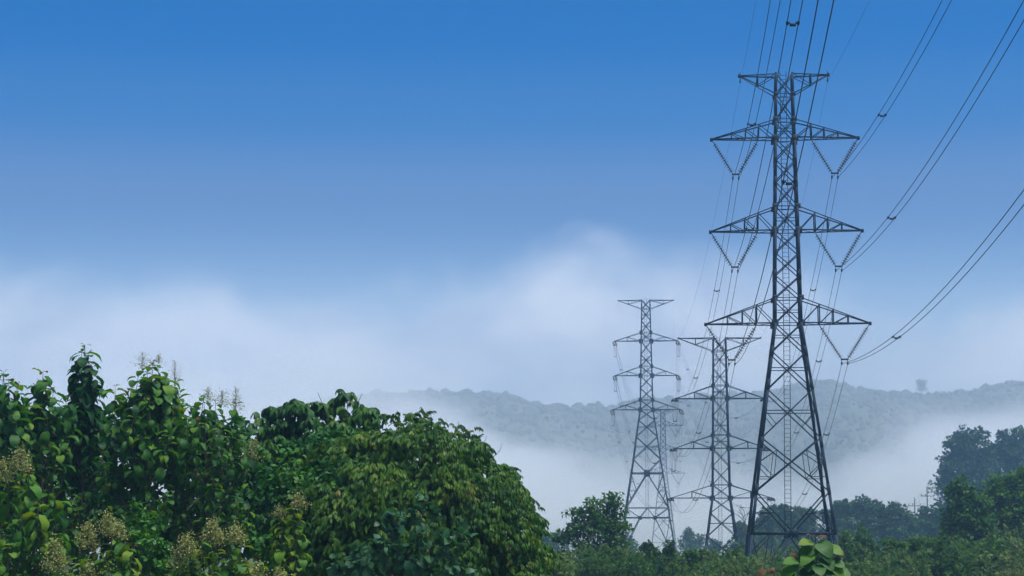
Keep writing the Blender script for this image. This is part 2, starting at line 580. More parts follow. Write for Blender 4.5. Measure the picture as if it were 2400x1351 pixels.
    def crossarm(s, side, zflat, zslope, xt, fr, size=0.12, attach_y=0.12):
        """Arm with one flat pair of chords and one sloping pair meeting at the tip; fr = posts as fractions from the tip."""
        hb, hs_ = s.hw(zflat), s.hw(zslope)
        tip = np.array((side * xt, 0, zflat))
        ch, webs = [], []
        up = 1 if zslope > zflat else -1
        pts = {}
        for y in (-1, 1):
            t = tip + (0, y * attach_y, 0)
            a = np.array((side * hb, y * hb, zflat)); bb = np.array((side * hs_, y * hs_, zslope))
            ch.append(lprism(a, t, 0.72 * size * s.k, (0, y, -up)))
            ch.append(lprism(bb, t + (0, 0, up * 0.06), size * 0.6 * s.k, (0, y, up)))
            lo = [t + (a - t) * q for q in fr] + [a]
            hi = [t + (bb - t) * q for q in fr]
            pts[y] = lo
            for k, q in enumerate(fr):
                webs.append((lo[k], hi[k], size * (0.55 + 0.5 * q), (0, y, 0)))
                webs.append((hi[k], lo[k + 1], size * 0.62, (0, y, 0)))
        for k in range(len(fr)):
            webs.append((pts[-1][k], pts[1][k], size * 0.5, (0, 0, -1)))
            webs.append((pts[-1 if k % 2 else 1][k], pts[1 if k % 2 else -1][k + 1], size * 0.5, (0, 0, -1)))
        ch.append(boxgeo(tip + (side * 0.06, 0, 0.0), (0.10, 0, 0), (0, attach_y + 0.03, 0), (0, 0, 0.13)))
        arm = link('crossarm', mesh_np('crossarm', *join(ch)), M_STEEL, s.root)
        if s.fine:
            for a, b_, sz, out in webs:
                s.bar('web_member', a, b_, sz, out, parent=arm)
        else:
            s.joined += [lprism(a, b_, sz * s.k, out) for a, b_, sz, out in webs]
        return tip

    def ladder(s, za, zb, x=0.0, width=0.48, step=0.34, yoff=1):
        """Ladder climbing inside the rear face."""
        def at(z, dx):
            return np.array((x + dx, yoff * (s.hw(min(z, s.zs[-1])) - 0.16), z))
        lv = [za] + [z for z in s.zs if za < z < zb] + [zb]
        rails = []
        for dx in (-width / 2, width / 2):
            for a, b_ in zip(lv[:-1], lv[1:]):
                rails.append(lprism(at(a, dx), at(b_, dx), 0.06 * s.k, (dx, 0, 0)))
        lad = link('ladder', mesh_np('ladder', *join(rails)), M_STEEL, s.root)
        if s.fine:
            me = mesh_np('rung', *boxgeo((0, 0, 0), (width / 2, 0, 0), (0, 0.014, 0), (0, 0, 0.014)))
            me.materials.append(M_STEEL)
            for k in range(min(298, int((zb - za) / step))):
                o = link('rung', me, None, lad)
                o.location = at(za + 0.2 + k * step, 0)

    def finish(s):
        if s.joined:
            link('bracing', mesh_np('bracing', *join(s.joined)), M_STEEL, s.root)


YAW = math.atan(0.063)
near = Tower('lattice_pylon', (1846, 760), 167.0, YAW, 1402,
             [(176, 40), (224, 41), (283, 43), (328, 46), (430, 50), (487, 53), (543, 55), (648, 59), (701, 61), (760, 62), (827, 80), (916, 105), (1030, 136), (1155, 169), (1255, 194), (1400, 232)],
             'tallest dark steel lattice pylon with V-shaped insulator strings under three crossarms')
_z = near.z
near.legs(_z(174), 0.17, 0.24, splices=[_z(377), _z(430), _z(648), _z(827), _z(905), _z(1040), _z(1150), _z(1310)])
_lv = [176, 224, 283, 328, 377, 429, 487, 543, 595, 648, 701, 760]
for _a, _b in zip(_lv[:-1], _lv[1:]):
    near.xpanel(_z(_b), _z(_a), 0.105, cross=(_a in (487, 701, 283)))
near.xpanel(_z(827), _z(760), 0.115, cross=True)
near.xpanel(_z(916), _z(827), 0.12, cross=True)
near.xpanel(_z(1030), _z(916), 0.125, cross=True, redundant=1)
near.xpanel(_z(1155), _z(1030), 0.135, redundant=2)
for _p in (224, 283, 328, 487, 543, 701, 760):
    near.horizontals(_z(_p), 0.085)
near.horizontals(_z(1251), 0.24)
for _p, _h in ((224, .22), (283, .26), (328, .33), (487, .26), (543, .33), (701, .26), (760, .33)):
    near.leg_gussets(_z(_p), _h)
for _i, _j, _n in Tower.FACES:
    _za, _zb = _z(1251), _z(1155)
    _n = np.array(_n, float)
    _C = np.array((0, 0, _za)) + _n * near.hw(_za)
    for _k in (_i, _j):
        _T, _Bm, _Ft = near.corner(_k, _zb), near.corner(_k, _za), near.corner(_k, 0.25)
        near.bar('brace', _T, _C, 0.13, _n)
        _Rm = (_T + _C) / 2
        near.bar('horizontal_strut', near.corner(_k, _Rm[2]), _Rm, 0.085, _n)
        near.bar('brace', _Rm, _Bm, 0.085, _n)
        near.bar('brace', _C, _Ft, 0.17, _n)
        _Hq, _Fm = (_C * 0.52 + _Bm * 0.48), (_C * 0.5 + _Ft * 0.5)
        near.bar('brace', _Hq, _Fm, 0.085, _n)
        near.bar('brace', _Hq, near.corner(_k, _za - 2.0), 0.085, _n)
        near.bar('horizontal_strut', near.corner(_k, _Fm[2]), _Fm, 0.07, _n)
        _in = np.array((_Ft[0] * 0.45, _Ft[1] * 0.45, 0.4))
        near.bar('brace', _Bm, _in, 0.11, _n)
    near.gusset(_C, _n, 0.42)
NEAR_ARMS = []
for _y0, _y1, _l, _r in ((328, 283, 1671, 2010), (545, 487, 1668, 2019), (762, 701, 1657, 2037)):
    _hw = (_r - _l) / 2 * (167.0 * CP + (P(1840, _y0, 167).z - CAMZ) * SP) / FPX
    for _s in (-1, 1):
        near.crossarm(_s, _z(_y0 - 2), _z(_y1), _hw, (0.31, 0.53, 0.735), 0.135)
        NEAR_ARMS.append((_s, _hw, _z(_y0 - 2)))
_hwt = 102 * 170.0 / FPX
for _s in (-1, 1):
    near.crossarm(_s, _z(177), _z(224), _hwt, (0.48, 0.50001), 0.125)
near.ladder(_z(1244), _z(164), x=-0.02)
near.finish()

# second pylon: dead-end type, the line bends there
mid = Tower('lattice_pylon', (1690.5, 1168), 310.0, YAW * 0.8, 1330,
            [(793, 30), (824, 31), (904, 33), (934, 34.5), (1020, 37), (1051, 38.5), (1137, 41), (1168, 42), (1203, 53), (1258, 68), (1318, 86)],
            'mid-distance steel lattice pylon with short horizontal dead-end insulators, beside the tallest pylon')
_z = mid.z
mid.legs(_z(792), 0.20, 0.26, splices=[_z(974), _z(1094), _z(1203), _z(1258)])
_lv = [793, 824, 863, 904, 934, 976, 1020, 1051, 1094, 1137, 1168, 1203]
for _a, _b in zip(_lv[:-1], _lv[1:]):
    mid.xpanel(_z(_b), _z(_a), 0.125, cross=(_a in (824, 863, 904, 976, 1020)))
mid.xpanel(_z(1258), _z(1203), 0.14, cross=True)
mid.xpanel(_z(1318), _z(1258), 0.14, cross=True)
for _p in (824, 904, 934, 1020, 1051, 1137, 1168):
    mid.horizontals(_z(_p), 0.11)
for _p, _h in ((824, .22), (904, .30), (934, .40), (1020, .32), (1051, .42), (1137, .32), (1168, .42)):
    mid.leg_gussets(_z(_p), _h)
MID_ARMS = []
for _y0, _y1, _l, _r in ((935, 904, 1585, 1792), (1052, 1020, 1583, 1799), (1168, 1137, 1576, 1808)):
    _hw = (_r - _l) / 2 * 310.0 / FPX
    for _s in (-1, 1):
        mid.crossarm(_s, _z(_y0), _z(_y1), _hw, (0.50,), 0.16, 0.2)
        MID_ARMS.append((_s, _hw, _z(_y0)))
for _s in (-1, 1):
    mid.crossarm(_s, _z(793), _z(824), 95.5 * 310 / FPX, (0.49,), 0.15)
mid.ladder(_z(1318), _z(786), x=-0.1)
mid.finish()

# third pylon: dead-end type on tall leg extensions
left = Tower('lattice_pylon', (1515.5, 961), 444.0, YAW * 1.2, 1312,
             [(704, 20), (725, 20.6), (780, 23), (800, 24), (859, 26.5), (881, 27.5), (938, 29.5), (961, 30.5), (985, 38), (1024, 50), (1077, 64), (1110, 75), (1191, 100), (1214, 106), (1312, 136)],
             'tall slender steel lattice pylon on splayed leg extensions rising out of the fog')
_z = left.z
left.legs(_z(703), 0.22, 0.32, splices=[_z(831), _z(910), _z(985), _z(1024), _z(1077)])
_lv = [704, 725, 752, 780, 800, 831, 859, 881, 910, 938, 961, 985]
for _a, _b in zip(_lv[:-1], _lv[1:]):
    left.xpanel(_z(_b), _z(_a), 0.15, cross=(_a in (725, 752, 780, 831, 859)))
left.xpanel(_z(1024), _z(985), 0.17, cross=True)
left.xpanel(_z(1077), _z(1024), 0.18, cross=True)
for _p in (725, 780, 800, 859, 881, 938, 961):
    left.horizontals(_z(_p), 0.12)
left.horizontals(_z(1110), 0.26); left.horizontals(_z(1191), 0.16); left.horizontals(_z(1214), 0.24)
for _p, _h in ((780, .36), (800, .5), (859, .36), (881, .5), (938, .4), (961, .5)):
    left.leg_gussets(_z(_p), _h)
for _i, _j, _n in Tower.FACES:
    _n = np.array(_n, float)
    _za, _zb, _zc, _zd = _z(1110), _z(1077), _z(1191), _z(1214)
    _C = np.array((0, 0, _za)) + _n * left.hw(_za)
    _C2 = np.array((0, 0, _zc)) + _n * left.hw(_zc)
    _t = np.cross(_n, (0, 0, 1.0))
    left.gusset(_C, _n, 0.75)
    for _k in (_i, _j):
        left.bar('brace', left.corner(_k, _zb), _C, 0.18, _n)
        _L = left.corner(_k, _zc)
        left.bar('brace', _C, _L, 0.24, _n)
        _Mm, _Q = (_C + _L) / 2, left.corner(_k, (_za + _zc) / 2)
        left.bar('horizontal_strut', _Mm, _Q, 0.12, _n)
        left.bar('brace', _Mm, left.corner(_k, _za), 0.12, _n)
        left.bar('brace', _Q, _C * 0.25 + _L * 0.75, 0.12, _n)
        _sg = math.copysign(1, float(np.dot(left.corner(_k, _zd), _t)))
        _D = np.array((0, 0, _zd)) + _n * left.hw(_zd) + _t * _sg * 1.55
        left.bar('brace', _C2, _D, 0.17, _n)
        left.bar('brace', _L, _D, 0.17, _n)
        left.gusset(_D, _n, 0.42)
        _F = left.corner(_k, 0.3)
        left.bar('brace', _D, _F, 0.22, _n)
        _Dm = (_D + _F) / 2
        left.bar('horizontal_strut', _Dm, left.corner(_k, _Dm[2]), 0.12, _n)
        left.bar('brace', _Dm, left.corner(_k, _zd), 0.12, _n)
LEFT_ARMS = []
for _y0, _y1, _l, _r in ((800, 780, 1442, 1589), (881, 859, 1443, 1590), (961, 938, 1438, 1597)):
    _hw = (_r - _l) / 2 * 444.0 / FPX
    for _s in (-1, 1):
        left.crossarm(_s, _z(_y0), _z(_y1), _hw, (0.47,), 0.17, 0.2)
        LEFT_ARMS.append((_s, _hw, _z(_y0)))
for _s in (-1, 1):
    left.crossarm(_s, _z(704.5), _z(725), 64.5 * 446 / FPX, (0.43,), 0.16)
left.ladder(_z(1218), _z(698), x=-0.1, width=0.55)
left.finish()

# pylons sinking into the fog
far1 = Tower('lattice_pylon', (1554, 1055), 667.0, YAW, 1306,
             [(963, 11), (972, 11), (999, 11.8), (1055, 14), (1110, 17), (1160, 29), (1300, 62)],
             'faint steel lattice pylon with V insulators half hidden behind the splayed-leg pylon', fine=False, scale=1.5)
_z = far1.z
far1.legs(_z(962.5), 0.16, 0.2)
_lv = [963, 972, 987, 999, 1013, 1028, 1042, 1055, 1069, 1083, 1096, 1110, 1130, 1160, 1200, 1250, 1300]
for _a, _b in zip(_lv[:-1], _lv[1:]):
    far1.xpanel(_z(_b), _z(_a), 0.10, cross=_a > 1100)
FAR1_ARMS = []
for _y0, _y1, _w in ((999, 987, 86), (1055, 1042, 88), (1110, 1096, 100)):
    for _s in (-1, 1):
        far1.crossarm(_s, _z(_y0), _z(_y1), _w / 2 * 667 / FPX, (0.31, 0.53, 0.735), 0.11)
        FAR1_ARMS.append((_s, _w / 2 * 667 / FPX, _z(_y0)))
for _s in (-1, 1):
    far1.crossarm(_s, _z(963), _z(972), 26 * 667 / FPX, (0.49,), 0.1)
far1.ladder(_z(1290), _z(960))
far1.finish()

far2 = Tower('lattice_pylon', (1560, 1200), 830.0, YAW, 1304,
             [(1125, 10), (1156, 11), (1200, 13), (1245, 15), (1300, 34)],
             'barely visible pale pylon deepest in the fog beneath the V-insulator one', fine=False, scale=1.6)
_z = far2.z
far2.legs(_z(1124.5), 0.16, 0.2)
_lv = [1125, 1133, 1147, 1156, 1170, 1189, 1200, 1216, 1235, 1245, 1270, 1300]
for _a, _b in zip(_lv[:-1], _lv[1:]):
    far2.xpanel(_z(_b), _z(_a), 0.10)
FAR2_ARMS = []
for _y0, _y1, _w in ((1156, 1147, 66), (1200, 1189, 66), (1245, 1235, 78)):
    for _s in (-1, 1):
        far2.crossarm(_s, _z(_y0), _z(_y1), _w / 2 * 830 / FPX, (0.5,), 0.11)
        FAR2_ARMS.append((_s, _w / 2 * 830 / FPX, _z(_y0)))
for _s in (-1, 1):
    far2.crossarm(_s, _z(1125), _z(1133), 24 * 830 / FPX, (0.49,), 0.1)
far2.finish()


# ---------------------------------------------------------------- insulators
def lathe(prof, n=10):
    an = np.arange(n) * 2 * math.pi / n
    V = np.array([(r * math.cos(a), r * math.sin(a), z) for r, z in prof for a in an])
    F = [(i * n + j, i * n + (j + 1) % n, (i + 1) * n + (j + 1) % n, (i + 1) * n + j) for i in range(len(prof) - 1) for j in range(n)]
    return V, np.array(F)


DISC = mesh_np('disc', *lathe([(0.02, 0.075), (0.055, 0.07), (0.06, 0.03), (0.19, 0.0), (0.20, -0.02), (0.12, -0.03), (0.03, -0.04), (0.02, -0.075)], 9), smooth=True)
DISC.materials.append(M_PORC)
CLAMP = mesh_np('suspension_clamp', *join([boxgeo((0, 0, 0.16), (0.022, 0, 0), (0, 0.022, 0), (0, 0, 0.17)), boxgeo((0, 0, -0.03), (0.05, 0, 0), (0, 0.17, 0), (0, 0, 0.07)), boxgeo((0, 0, 0.05), (0.07, 0, 0), (0, 0.06, 0), (0, 0, 0.05))]))
CLAMP.materials.append(M_STEEL2)


def frame_to(a, b):
    return (Vector(b) - Vector(a)).to_track_quat('Z', 'Y')


def string_part(root, a, b, lead=0.28, discs=True, name='insulator_string', k=1.0):
    """Chain of cap-and-pin discs from a to b (world); rod is the part, each disc a sub-part."""
    a, b = Vector(a), Vector(b)
    ln = (b - a).length
    g = tubegeo([(0, 0, 0), (0, 0, ln * 0.5), (0, 0, ln)], 0.03 * k, 5)
    extra = [boxgeo((0, 0, lead * 0.45), (0.05 * k, 0, 0), (0, 0.03 * k, 0), (0, 0, lead * 0.35))]
    n = max(3, int((ln - lead - 0.12) / 0.15))
    if not discs:
        extra += [(V * (k, k, 1) + (0, 0, lead + 0.08 + i * 0.15), F) for V, F in [lathe([(0.03, 0.06), (0.14, 0.0), (0.03, -0.04)], 6)] for i in range(n)]
    rod = link(name, mesh_np(name, *join([g] + extra)), M_STEEL2 if discs else M_PORC, root)
    rod.rotation_mode = 'QUATERNION'
    rod.location = a - root.location
    rod.rotation_quaternion = frame_to(a, b)
    if discs:
        for i in range(n):
            d = link('disc', DISC, None, rod)
            d.location = (0, 0, lead + 0.10 + i * (ln - lead - 0.12) / n)
            d.rotation_euler = (math.pi, 0, 0)
    return rod


PHASE = {0: 'top', 1: 'middle', 2: 'lowest'}
SIDE = {-1: 'road-side', 1: 'hill-side'}
NEAR_ATT, FAR1_ATT = {}, {}


def v_assembly(tw, side, hw, z, level, drop, discs, where, store, k=1.0):
    hb = tw.hw(z)
    xo, xi = side * (hw - 0.03), side * (hw + (hb - hw) * 0.735)
    xc = (xo + xi) / 2
    top_o, top_i = tw.world((xo, 0, z - 0.1)), tw.world((xi, 0, z - 0.08))
    yk = 0.235
    so = math.copysign(1, xo - xi)
    bo, bi = tw.world((xc + so * yk, 0, z - drop)), tw.world((xc - so * yk, 0, z - drop))
    cen = tw.world((xc, 0, z - drop))
    root = empty('v_insulator', cen, -tw.yaw,
                 'V-shaped disc insulator strings under the %s crossarm, %s, of %s' % (PHASE[level], 'right arm' if side > 0 else 'left arm', where),
                 'insulator', 'V insulator assemblies hanging from crossarms')
    # children are placed in the root's own frame
    inv = Matrix.Rotation(tw.yaw, 4, 'Z')

    def loc(w):
        return inv @ (Vector(w) - Vector(cen))

    class _R:
        pass
    for a, b_ in ((top_o, bo), (top_i, bi)):
        la, lb = loc(a), loc(b_)
        rod = string_part_local(root, la, lb, discs, k)
    yoke = link('yoke_plate', mesh_np('yoke_plate', *boxgeo((0, 0, -0.03), (0.30, 0, 0), (0, 0.02 * k, 0), (0, 0, 0.06 * k))), M_STEEL2, root)
    ends = []
    for dx in (-yk, yk):
        c = link('suspension_clamp', CLAMP, None, root)
        c.location = (dx, 0, -0.36)
        ends.append(tw.world((xc + dx, 0, z - drop - 0.38)))
    store[(side, level)] = ends


def string_part_local(root, la, lb, discs, k):
    ln = (lb - la).length
    lead = 0.30
    n = max(3, int((ln - lead - 0.10) / (0.205 if discs else 0.148)))
    geo = [tubegeo([(0, 0, 0), (0, 0, ln * 0.5), (0, 0, ln)], (0.034 if discs else 0.03) * k, 5), boxgeo((0, 0, lead * 0.5), (0.055, 0, 0), (0, 0.03, 0), (0, 0, lead * 0.3))]
    if not discs:
        Vd, Fd = lathe([(0.03, 0.06), (0.14 * k, 0.0), (0.03, -0.04)], 6)
        geo += [(Vd + (0, 0, lead + 0.08 + i * 0.148), Fd) for i in range(n)]
    rod = link('insulator_string', mesh_np('insulator_string', *join(geo)), M_PORC, root)
    rod.rotation_mode = 'QUATERNION'
    rod.location = la
    rod.rotation_quaternion = (lb - la).to_track_quat('Z', 'Y')
    if discs:
        for i in range(n):
            d = link('disc', DISC, None, rod)
            d.location = (0, 0, lead + 0.08 + i * (ln - lead - 0.1) / n)
            d.rotation_euler = (math.pi, 0, 0)
    return rod


for _n, (_s, _hw, _zz) in enumerate(NEAR_ARMS):
    v_assembly(near, _s, _hw, _zz, _n // 2, 2.78, True, 'the tallest pylon', NEAR_ATT)
for _n, (_s, _hw, _zz) in enumerate(FAR1_ARMS):
    v_assembly(far1, _s, _hw, _zz, _n // 2, 2.9, False, 'the faint fogbound pylon', FAR1_ATT, 1.5)


# ---------------------------------------------------------------- conductors
def span_pts(a, b, sag, n=44):
    a, b = np.asarray(a, float), np.asarray(b, float)
    t = np.linspace(0, 1, n)[:, None]
    p = a + (b - a) * t
    p[:, 2:] -= 4 * sag * t * (1 - t)
    return p


SPACER = mesh_np('spacer', *join([boxgeo((0, 0, -0.10), (0.13, 0, 0), (0, 0.05, 0), (0, 0, 0.055)),
                                  boxgeo((-0.19, 0, -0.045), (0.065, 0, 0.06), (0, 0.03, 0), (0.02, 0, -0.03)), boxgeo((0.19, 0, -0.045), (0.065, 0, -0.06), (0, 0.03, 0), (0.02, 0, 0.03)),
                                  boxgeo((-0.235, 0, 0.0), (0.045, 0, 0), (0, 0.08, 0), (0, 0, 0.045)), boxgeo((0.235, 0, 0.0), (0.045, 0, 0), (0, 0.08, 0), (0, 0, 0.045))]))
SPACER.materials.append(M_STEEL2)


def bundle(wires, label, radius, spacers=(), group='twin conductor spans', name='conductor_bundle', ks=1.0):
    """Two parallel conductors with spacer dampers between them; wires = two arrays of points."""
    o = wires[0][0]
    root = empty(name, tuple(o), 0, label, 'power line', group)
    for w in wires:
        link('conductor', mesh_np('conductor', *tubegeo(np.asarray(w) - o, radius, 5)), M_CABLE, root)
    if len(wires) > 1:
        A, B = np.asarray(wires[0]), np.asarray(wires[1])
        for t in spacers:
            f = t * (len(A) - 1); i = min(int(f), len(A) - 2); q = f - i
            pa, pb = A[i] * (1 - q) + A[i + 1] * q, B[i] * (1 - q) + B[i + 1] * q
            sp = link('spacer', SPACER, None, root)
            sp.location = (pa + pb) / 2 - o
            sp.rotation_euler = (0, 0, math.atan2(pb[1] - pa[1], pb[0] - pa[0]))
            wd = float(np.linalg.norm(pb - pa)) / 0.47
            sp.scale = (wd, ks, ks)
    return root


def row_param(pts, py):
    """Parameter along a polyline where it crosses row py of the photograph."""
    pts = np.asarray(pts)
    X, Y, Z = pts[:, 0], pts[:, 1], pts[:, 2] - CAMZ
    v = 675.5 - FPX * (-Y * SP + Z * CP) / (Y * CP + Z * SP)
    k = np.argmin(np.abs(v - py))
    return k / (len(pts) - 1)


LAB = {-1: 'left-hand', 1: 'right-hand'}
# back span: up over the camera to the pylon behind it
BACK = {(1, 0): (.0562, .0743), (1, 1): (.0552, .0605), (1, 2): (.0609, .0655), (-1, 0): (.0779, .1096), (-1, 1): (.0743, .0705), (-1, 2): (.0749, .068)}
BACK_SP = {(-1, 0): [285], (-1, 1): [42, 533], (-1, 2): [437], (1, 0): [262], (1, 1): [515], (1, 2): [787]}
for key, (k_, m_) in BACK.items():
    ws = []
    for e in NEAR_ATT[key]:
        s_ = np.linspace(0, 190, 90)
        ws.append(np.stack([e[0] - k_ * s_, e[1] - s_, e[2] - m_ * s_ + s_ * s_ / 1200.0], 1))
    sp = [row_param(ws[0][:60], r_) * 59 / 89 for r_ in BACK_SP[key]]
    bundle(ws, 'twin cable of the %s %s wires climbing steeply from the tallest pylon over the viewer' % (PHASE[key[1]], LAB[key[0]]), 0.021, sp)


def tension_set(tw, arms, towards, label_where, droop, store, tag_dir, slen=2.5, k=1.0):
    """Double dead-end strings from each arm tip towards the other support."""
    for n_, (s_, hw_, z_) in enumerate(arms):
        lv = n_ // 2
        tip = tw.world((s_ * (hw_ + 0.08), 0, z_ - 0.1))
        tgt = towards[(s_, lv)]
        d = np.array(tgt) - tip; d[2] = 0; d /= np.linalg.norm(d)
        dr = np.array((d[0], d[1], -droop)); dr /= np.linalg.norm(dr)
        pr = np.array((d[1], -d[0], 0.0))
        root = empty('dead_end_insulator', tuple(tip), 0,
                     'dead-end insulators at %s %s arm tip of %s, %s' % (LAB[s_], PHASE[lv], label_where, tag_dir), 'insulator', 'dead-end insulators at arm tips')
        ends = []
        for q in (-0.28, 0.28):
            la = Vector(pr * q * 0.9 + dr * 0.1); lb = Vector(pr * q + dr * slen)
            string_part_local(root, la, lb, False, k)
            ends.append(tip + pr * q * 0.85 + dr * (slen + 0.15))
        V, F = boxgeo(dr * (slen + 0.05), pr * 0.36, dr * 0.10, np.cross(pr, dr) * 0.04)
        link('yoke_plate', mesh_np('yoke_plate', V, F), M_STEEL2, root)
        V, F = boxgeo(dr * 0.08, pr * 0.36, dr * 0.10, np.cross(pr, dr) * 0.04)
        link('yoke_plate', mesh_np('yoke_plate', V, F), M_STEEL2, root)
        store[(s_, lv)] = ends


def tips(tw, arms):
    return {(s_, n_ // 2): tw.world((s_ * hw_, 0, z_)) for n_, (s_, hw_, z_) in enumerate(arms)}


near_c = {k_: (np.array(v[0]) + v[1]) / 2 for k_, v in NEAR_ATT.items()}
far1_c = {k_: (np.array(v[0]) + v[1]) / 2 for k_, v in FAR1_ATT.items()}
midF, midB, leftF, leftB = {}, {}, {}, {}
tension_set(mid, MID_ARMS, near_c, 'the mid-distance pylon', 0.12, midF, 'facing the tallest pylon', 2.5, 1.25)
tension_set(mid, MID_ARMS, tips(left, LEFT_ARMS), 'the mid-distance pylon', 0.02, midB, 'facing the splayed-leg pylon', 2.5, 1.25)
tension_set(left, LEFT_ARMS, tips(mid, MID_ARMS), 'the splayed-leg pylon', 0.42, leftF, 'facing the mid-distance one', 2.5, 1.35)
tension_set(left, LEFT_ARMS, far1_c, 'the splayed-leg pylon', 0.10, leftB, 'facing the fog', 2.5, 1.35)
FWD_SP = {(-1, 0): [688, 884], (-1, 1): [1010], (-1, 2): [1172], (1, 0): [676], (1, 1): [852, 1010], (1, 2): [1015, 1160]}


def run(A, B, sag, label, radius, sp_rows=(), n=44, ks=1.0):
    for key in A:
        ea, eb = A[key], B[key]
        # pair the wires so that they do not cross
        if np.linalg.norm(ea[0][:2] - eb[0][:2]) + np.linalg.norm(ea[1][:2] - eb[1][:2]) > np.linalg.norm(ea[0][:2] - eb[1][:2]) + np.linalg.norm(ea[1][:2] - eb[0][:2]):
            eb = eb[::-1]
        ws = [span_pts(p_, q_, sag, n) for p_, q_ in zip(ea, eb)]
        rows = sp_rows.get(key, ()) if isinstance(sp_rows, dict) else ()
        sp = [row_param(ws[0], r_) for r_ in rows] if isinstance(sp_rows, dict) else list(sp_rows)
        bundle(ws, label % (PHASE[key[1]], LAB[key[0]]), radius, sp, ks=ks)


run(NEAR_ATT, midF, 5.6, 'twin cable of the %s %s wires sagging from the tallest pylon to the mid-distance one', 0.019, FWD_SP)
run(midB, leftF, 7.5, 'thin twin cable of the %s %s wires between the mid-distance and splayed-leg pylons', 0.018, (0.25, 0.6, 0.86), ks=1.2)
run(leftB, FAR1_ATT, 6.0, 'hair-thin twin cable of the %s %s wires running from the splayed-leg pylon into the fog', 0.018, (0.3, 0.6), ks=1.3)
_f2 = {k_: [v + np.array((-.23, 0, -.3)), v + np.array((.23, 0, -.3))] for k_, v in tips(far2, FAR2_ARMS).items()}
run(FAR1_ATT, _f2, 5.0, 'barely visible twin cable of the %s %s wires between the two fogbound pylons', 0.018, ())


def jumper(tw, A, B, label, hang):
    for key in A:
        ws = []
        eb = B[key]
        if np.linalg.norm(A[key][0][:2] - eb[0][:2]) > np.linalg.norm(A[key][0][:2] - eb[1][:2]):
            eb = eb[::-1]
        for a, b_ in zip(A[key], eb):
            t = np.linspace(0, 1, 17)[:, None]
            p = a + (b_ - a) * t
            p[:, 2] -= hang * (1 - np.abs(2 * t[:, 0] - 1) ** 2.4)
            ws.append(p)
        bundle(ws, label % (LAB[key[0]], PHASE[key[1]]), 0.02, (0.5,), 'jumper loops under the dead-end arms', 'jumper_loop', ks=1.2)


jumper(mid, midF, midB, 'looped twin jumper cable hanging under the %s %s arm of the mid-distance pylon', 2.9)
jumper(left, leftF, leftB, 'looped twin jumper cable hanging under the %s %s arm of the splayed-leg pylon', 2.4)

# earth wires along the pylon peaks
def earth(a, b, sag, label, n=44, r=0.008):
    p = span_pts(a, b, sag, n)
    o = link('earth_wire', mesh_np('earth_wire', *tubegeo(p - p[0], r, 4)), M_CABLE, None, tuple(p[0]))
    tag(o, label, 'power line', 'earth wires along the pylon peaks')


for _s in (-1, 1):
    zt = near.z(177)
    a0 = near.world((_s * _hwt, 0, zt - 0.55))
    hang = empty('earth_wire_hanger', tuple(near.world((_s * _hwt, 0, zt - 0.05))), -near.yaw, 'small clamp and link hanging from the %s peak arm tip of the tallest pylon' % LAB[_s], 'hanger', 'earth wire hangers')
    link('link_rod', mesh_np('link_rod', *boxgeo((0, 0, -0.05), (0.03, 0, 0), (0, 0.03, 0), (0, 0, 0.38))), M_STEEL2, hang)
    link('clamp', mesh_np('clamp', *boxgeo((0, 0, -0.42), (0.05, 0, 0), (0, 0.15, 0), (0, 0, 0.09))), M_STEEL2, hang)
    a1 = mid.world((_s * 95.5 * 310 / FPX, 0, mid.z(794)))
    a2 = left.world((_s * 64.5 * 446 / FPX, 0, left.z(705)))
    a3 = far1.world((_s * 26 * 667 / FPX, 0, far1.z(963)))
    a4 = far2.world((_s * 24 * 830 / FPX, 0, far2.z(1125)))
    kk = 0.071 if _s < 0 else 0.052
    b0 = np.array((a0[0] - kk * 190, a0[1] - 190, a0[2] + 14.0))
    earth(a0, b0, 6.0, 'thin %s earth wire from the tallest pylon peak up over the viewer' % LAB[_s], 90, 0.010)
    earth(a0, a1, 3.2, 'thin %s earth wire from the tallest pylon peak down to the mid-distance pylon' % LAB[_s])
    earth(a1, a2, 3.0, 'thin %s earth wire between the mid-distance and splayed-leg pylon peaks' % LAB[_s])
    earth(a2, a3, 4.0, 'thin %s earth wire from the splayed-leg pylon peak into the fog' % LAB[_s])
    earth(a3, a4, 3.0, 'thin %s earth wire between the two fogbound pylon peaks' % LAB[_s])


# ---------------------------------------------------------------- foliage kit
RNG = np.random.default_rng(21)


def blade(rows, width, droop0, droop1, fold=0.25, power=0.8, tipw=0.0, wave=0.0, heart=0.0, shape=0.75):
    """Leaf of unit length along +x, three verts per row: rows of quads bent along an arc and folded at the midrib."""
    t = np.linspace(0, 1, rows)
    ang = np.radians(droop0 + (droop1 - droop0) * t)
    x = np.concatenate([[0], np.cumsum(np.cos((ang[1:] + ang[:-1]) / 2)) / (rows - 1)])
    z = np.concatenate([[0], np.cumsum(np.sin((ang[1:] + ang[:-1]) / 2)) / (rows - 1)])
    w = width * np.sin(math.pi * np.clip(t, 0.0, 1) ** power) ** shape + tipw
    w[0] = max(w[0], width * heart)
    V = []
    for i in range(rows):
        up = fold * w[i] + wave * math.sin(i * 2.1)
        back = -heart * 0.18 if i == 0 else 0.0
        for sgn in (-1, 0, 1):
            V.append((x[i] + (back if sgn else 0) - math.sin(ang[i]) * up * abs(sgn) * 0.6, sgn * w[i], z[i] + (up * math.cos(ang[i]) if sgn else 0) * (1 if sgn >= 0 else 0.7)))
    F = [(i * 3 + c, i * 3 + c + 1, i * 3 + c + 4, i * 3 + c + 3) for i in range(rows - 1) for c in (0, 1)]
    return np.array(V), np.array(F)


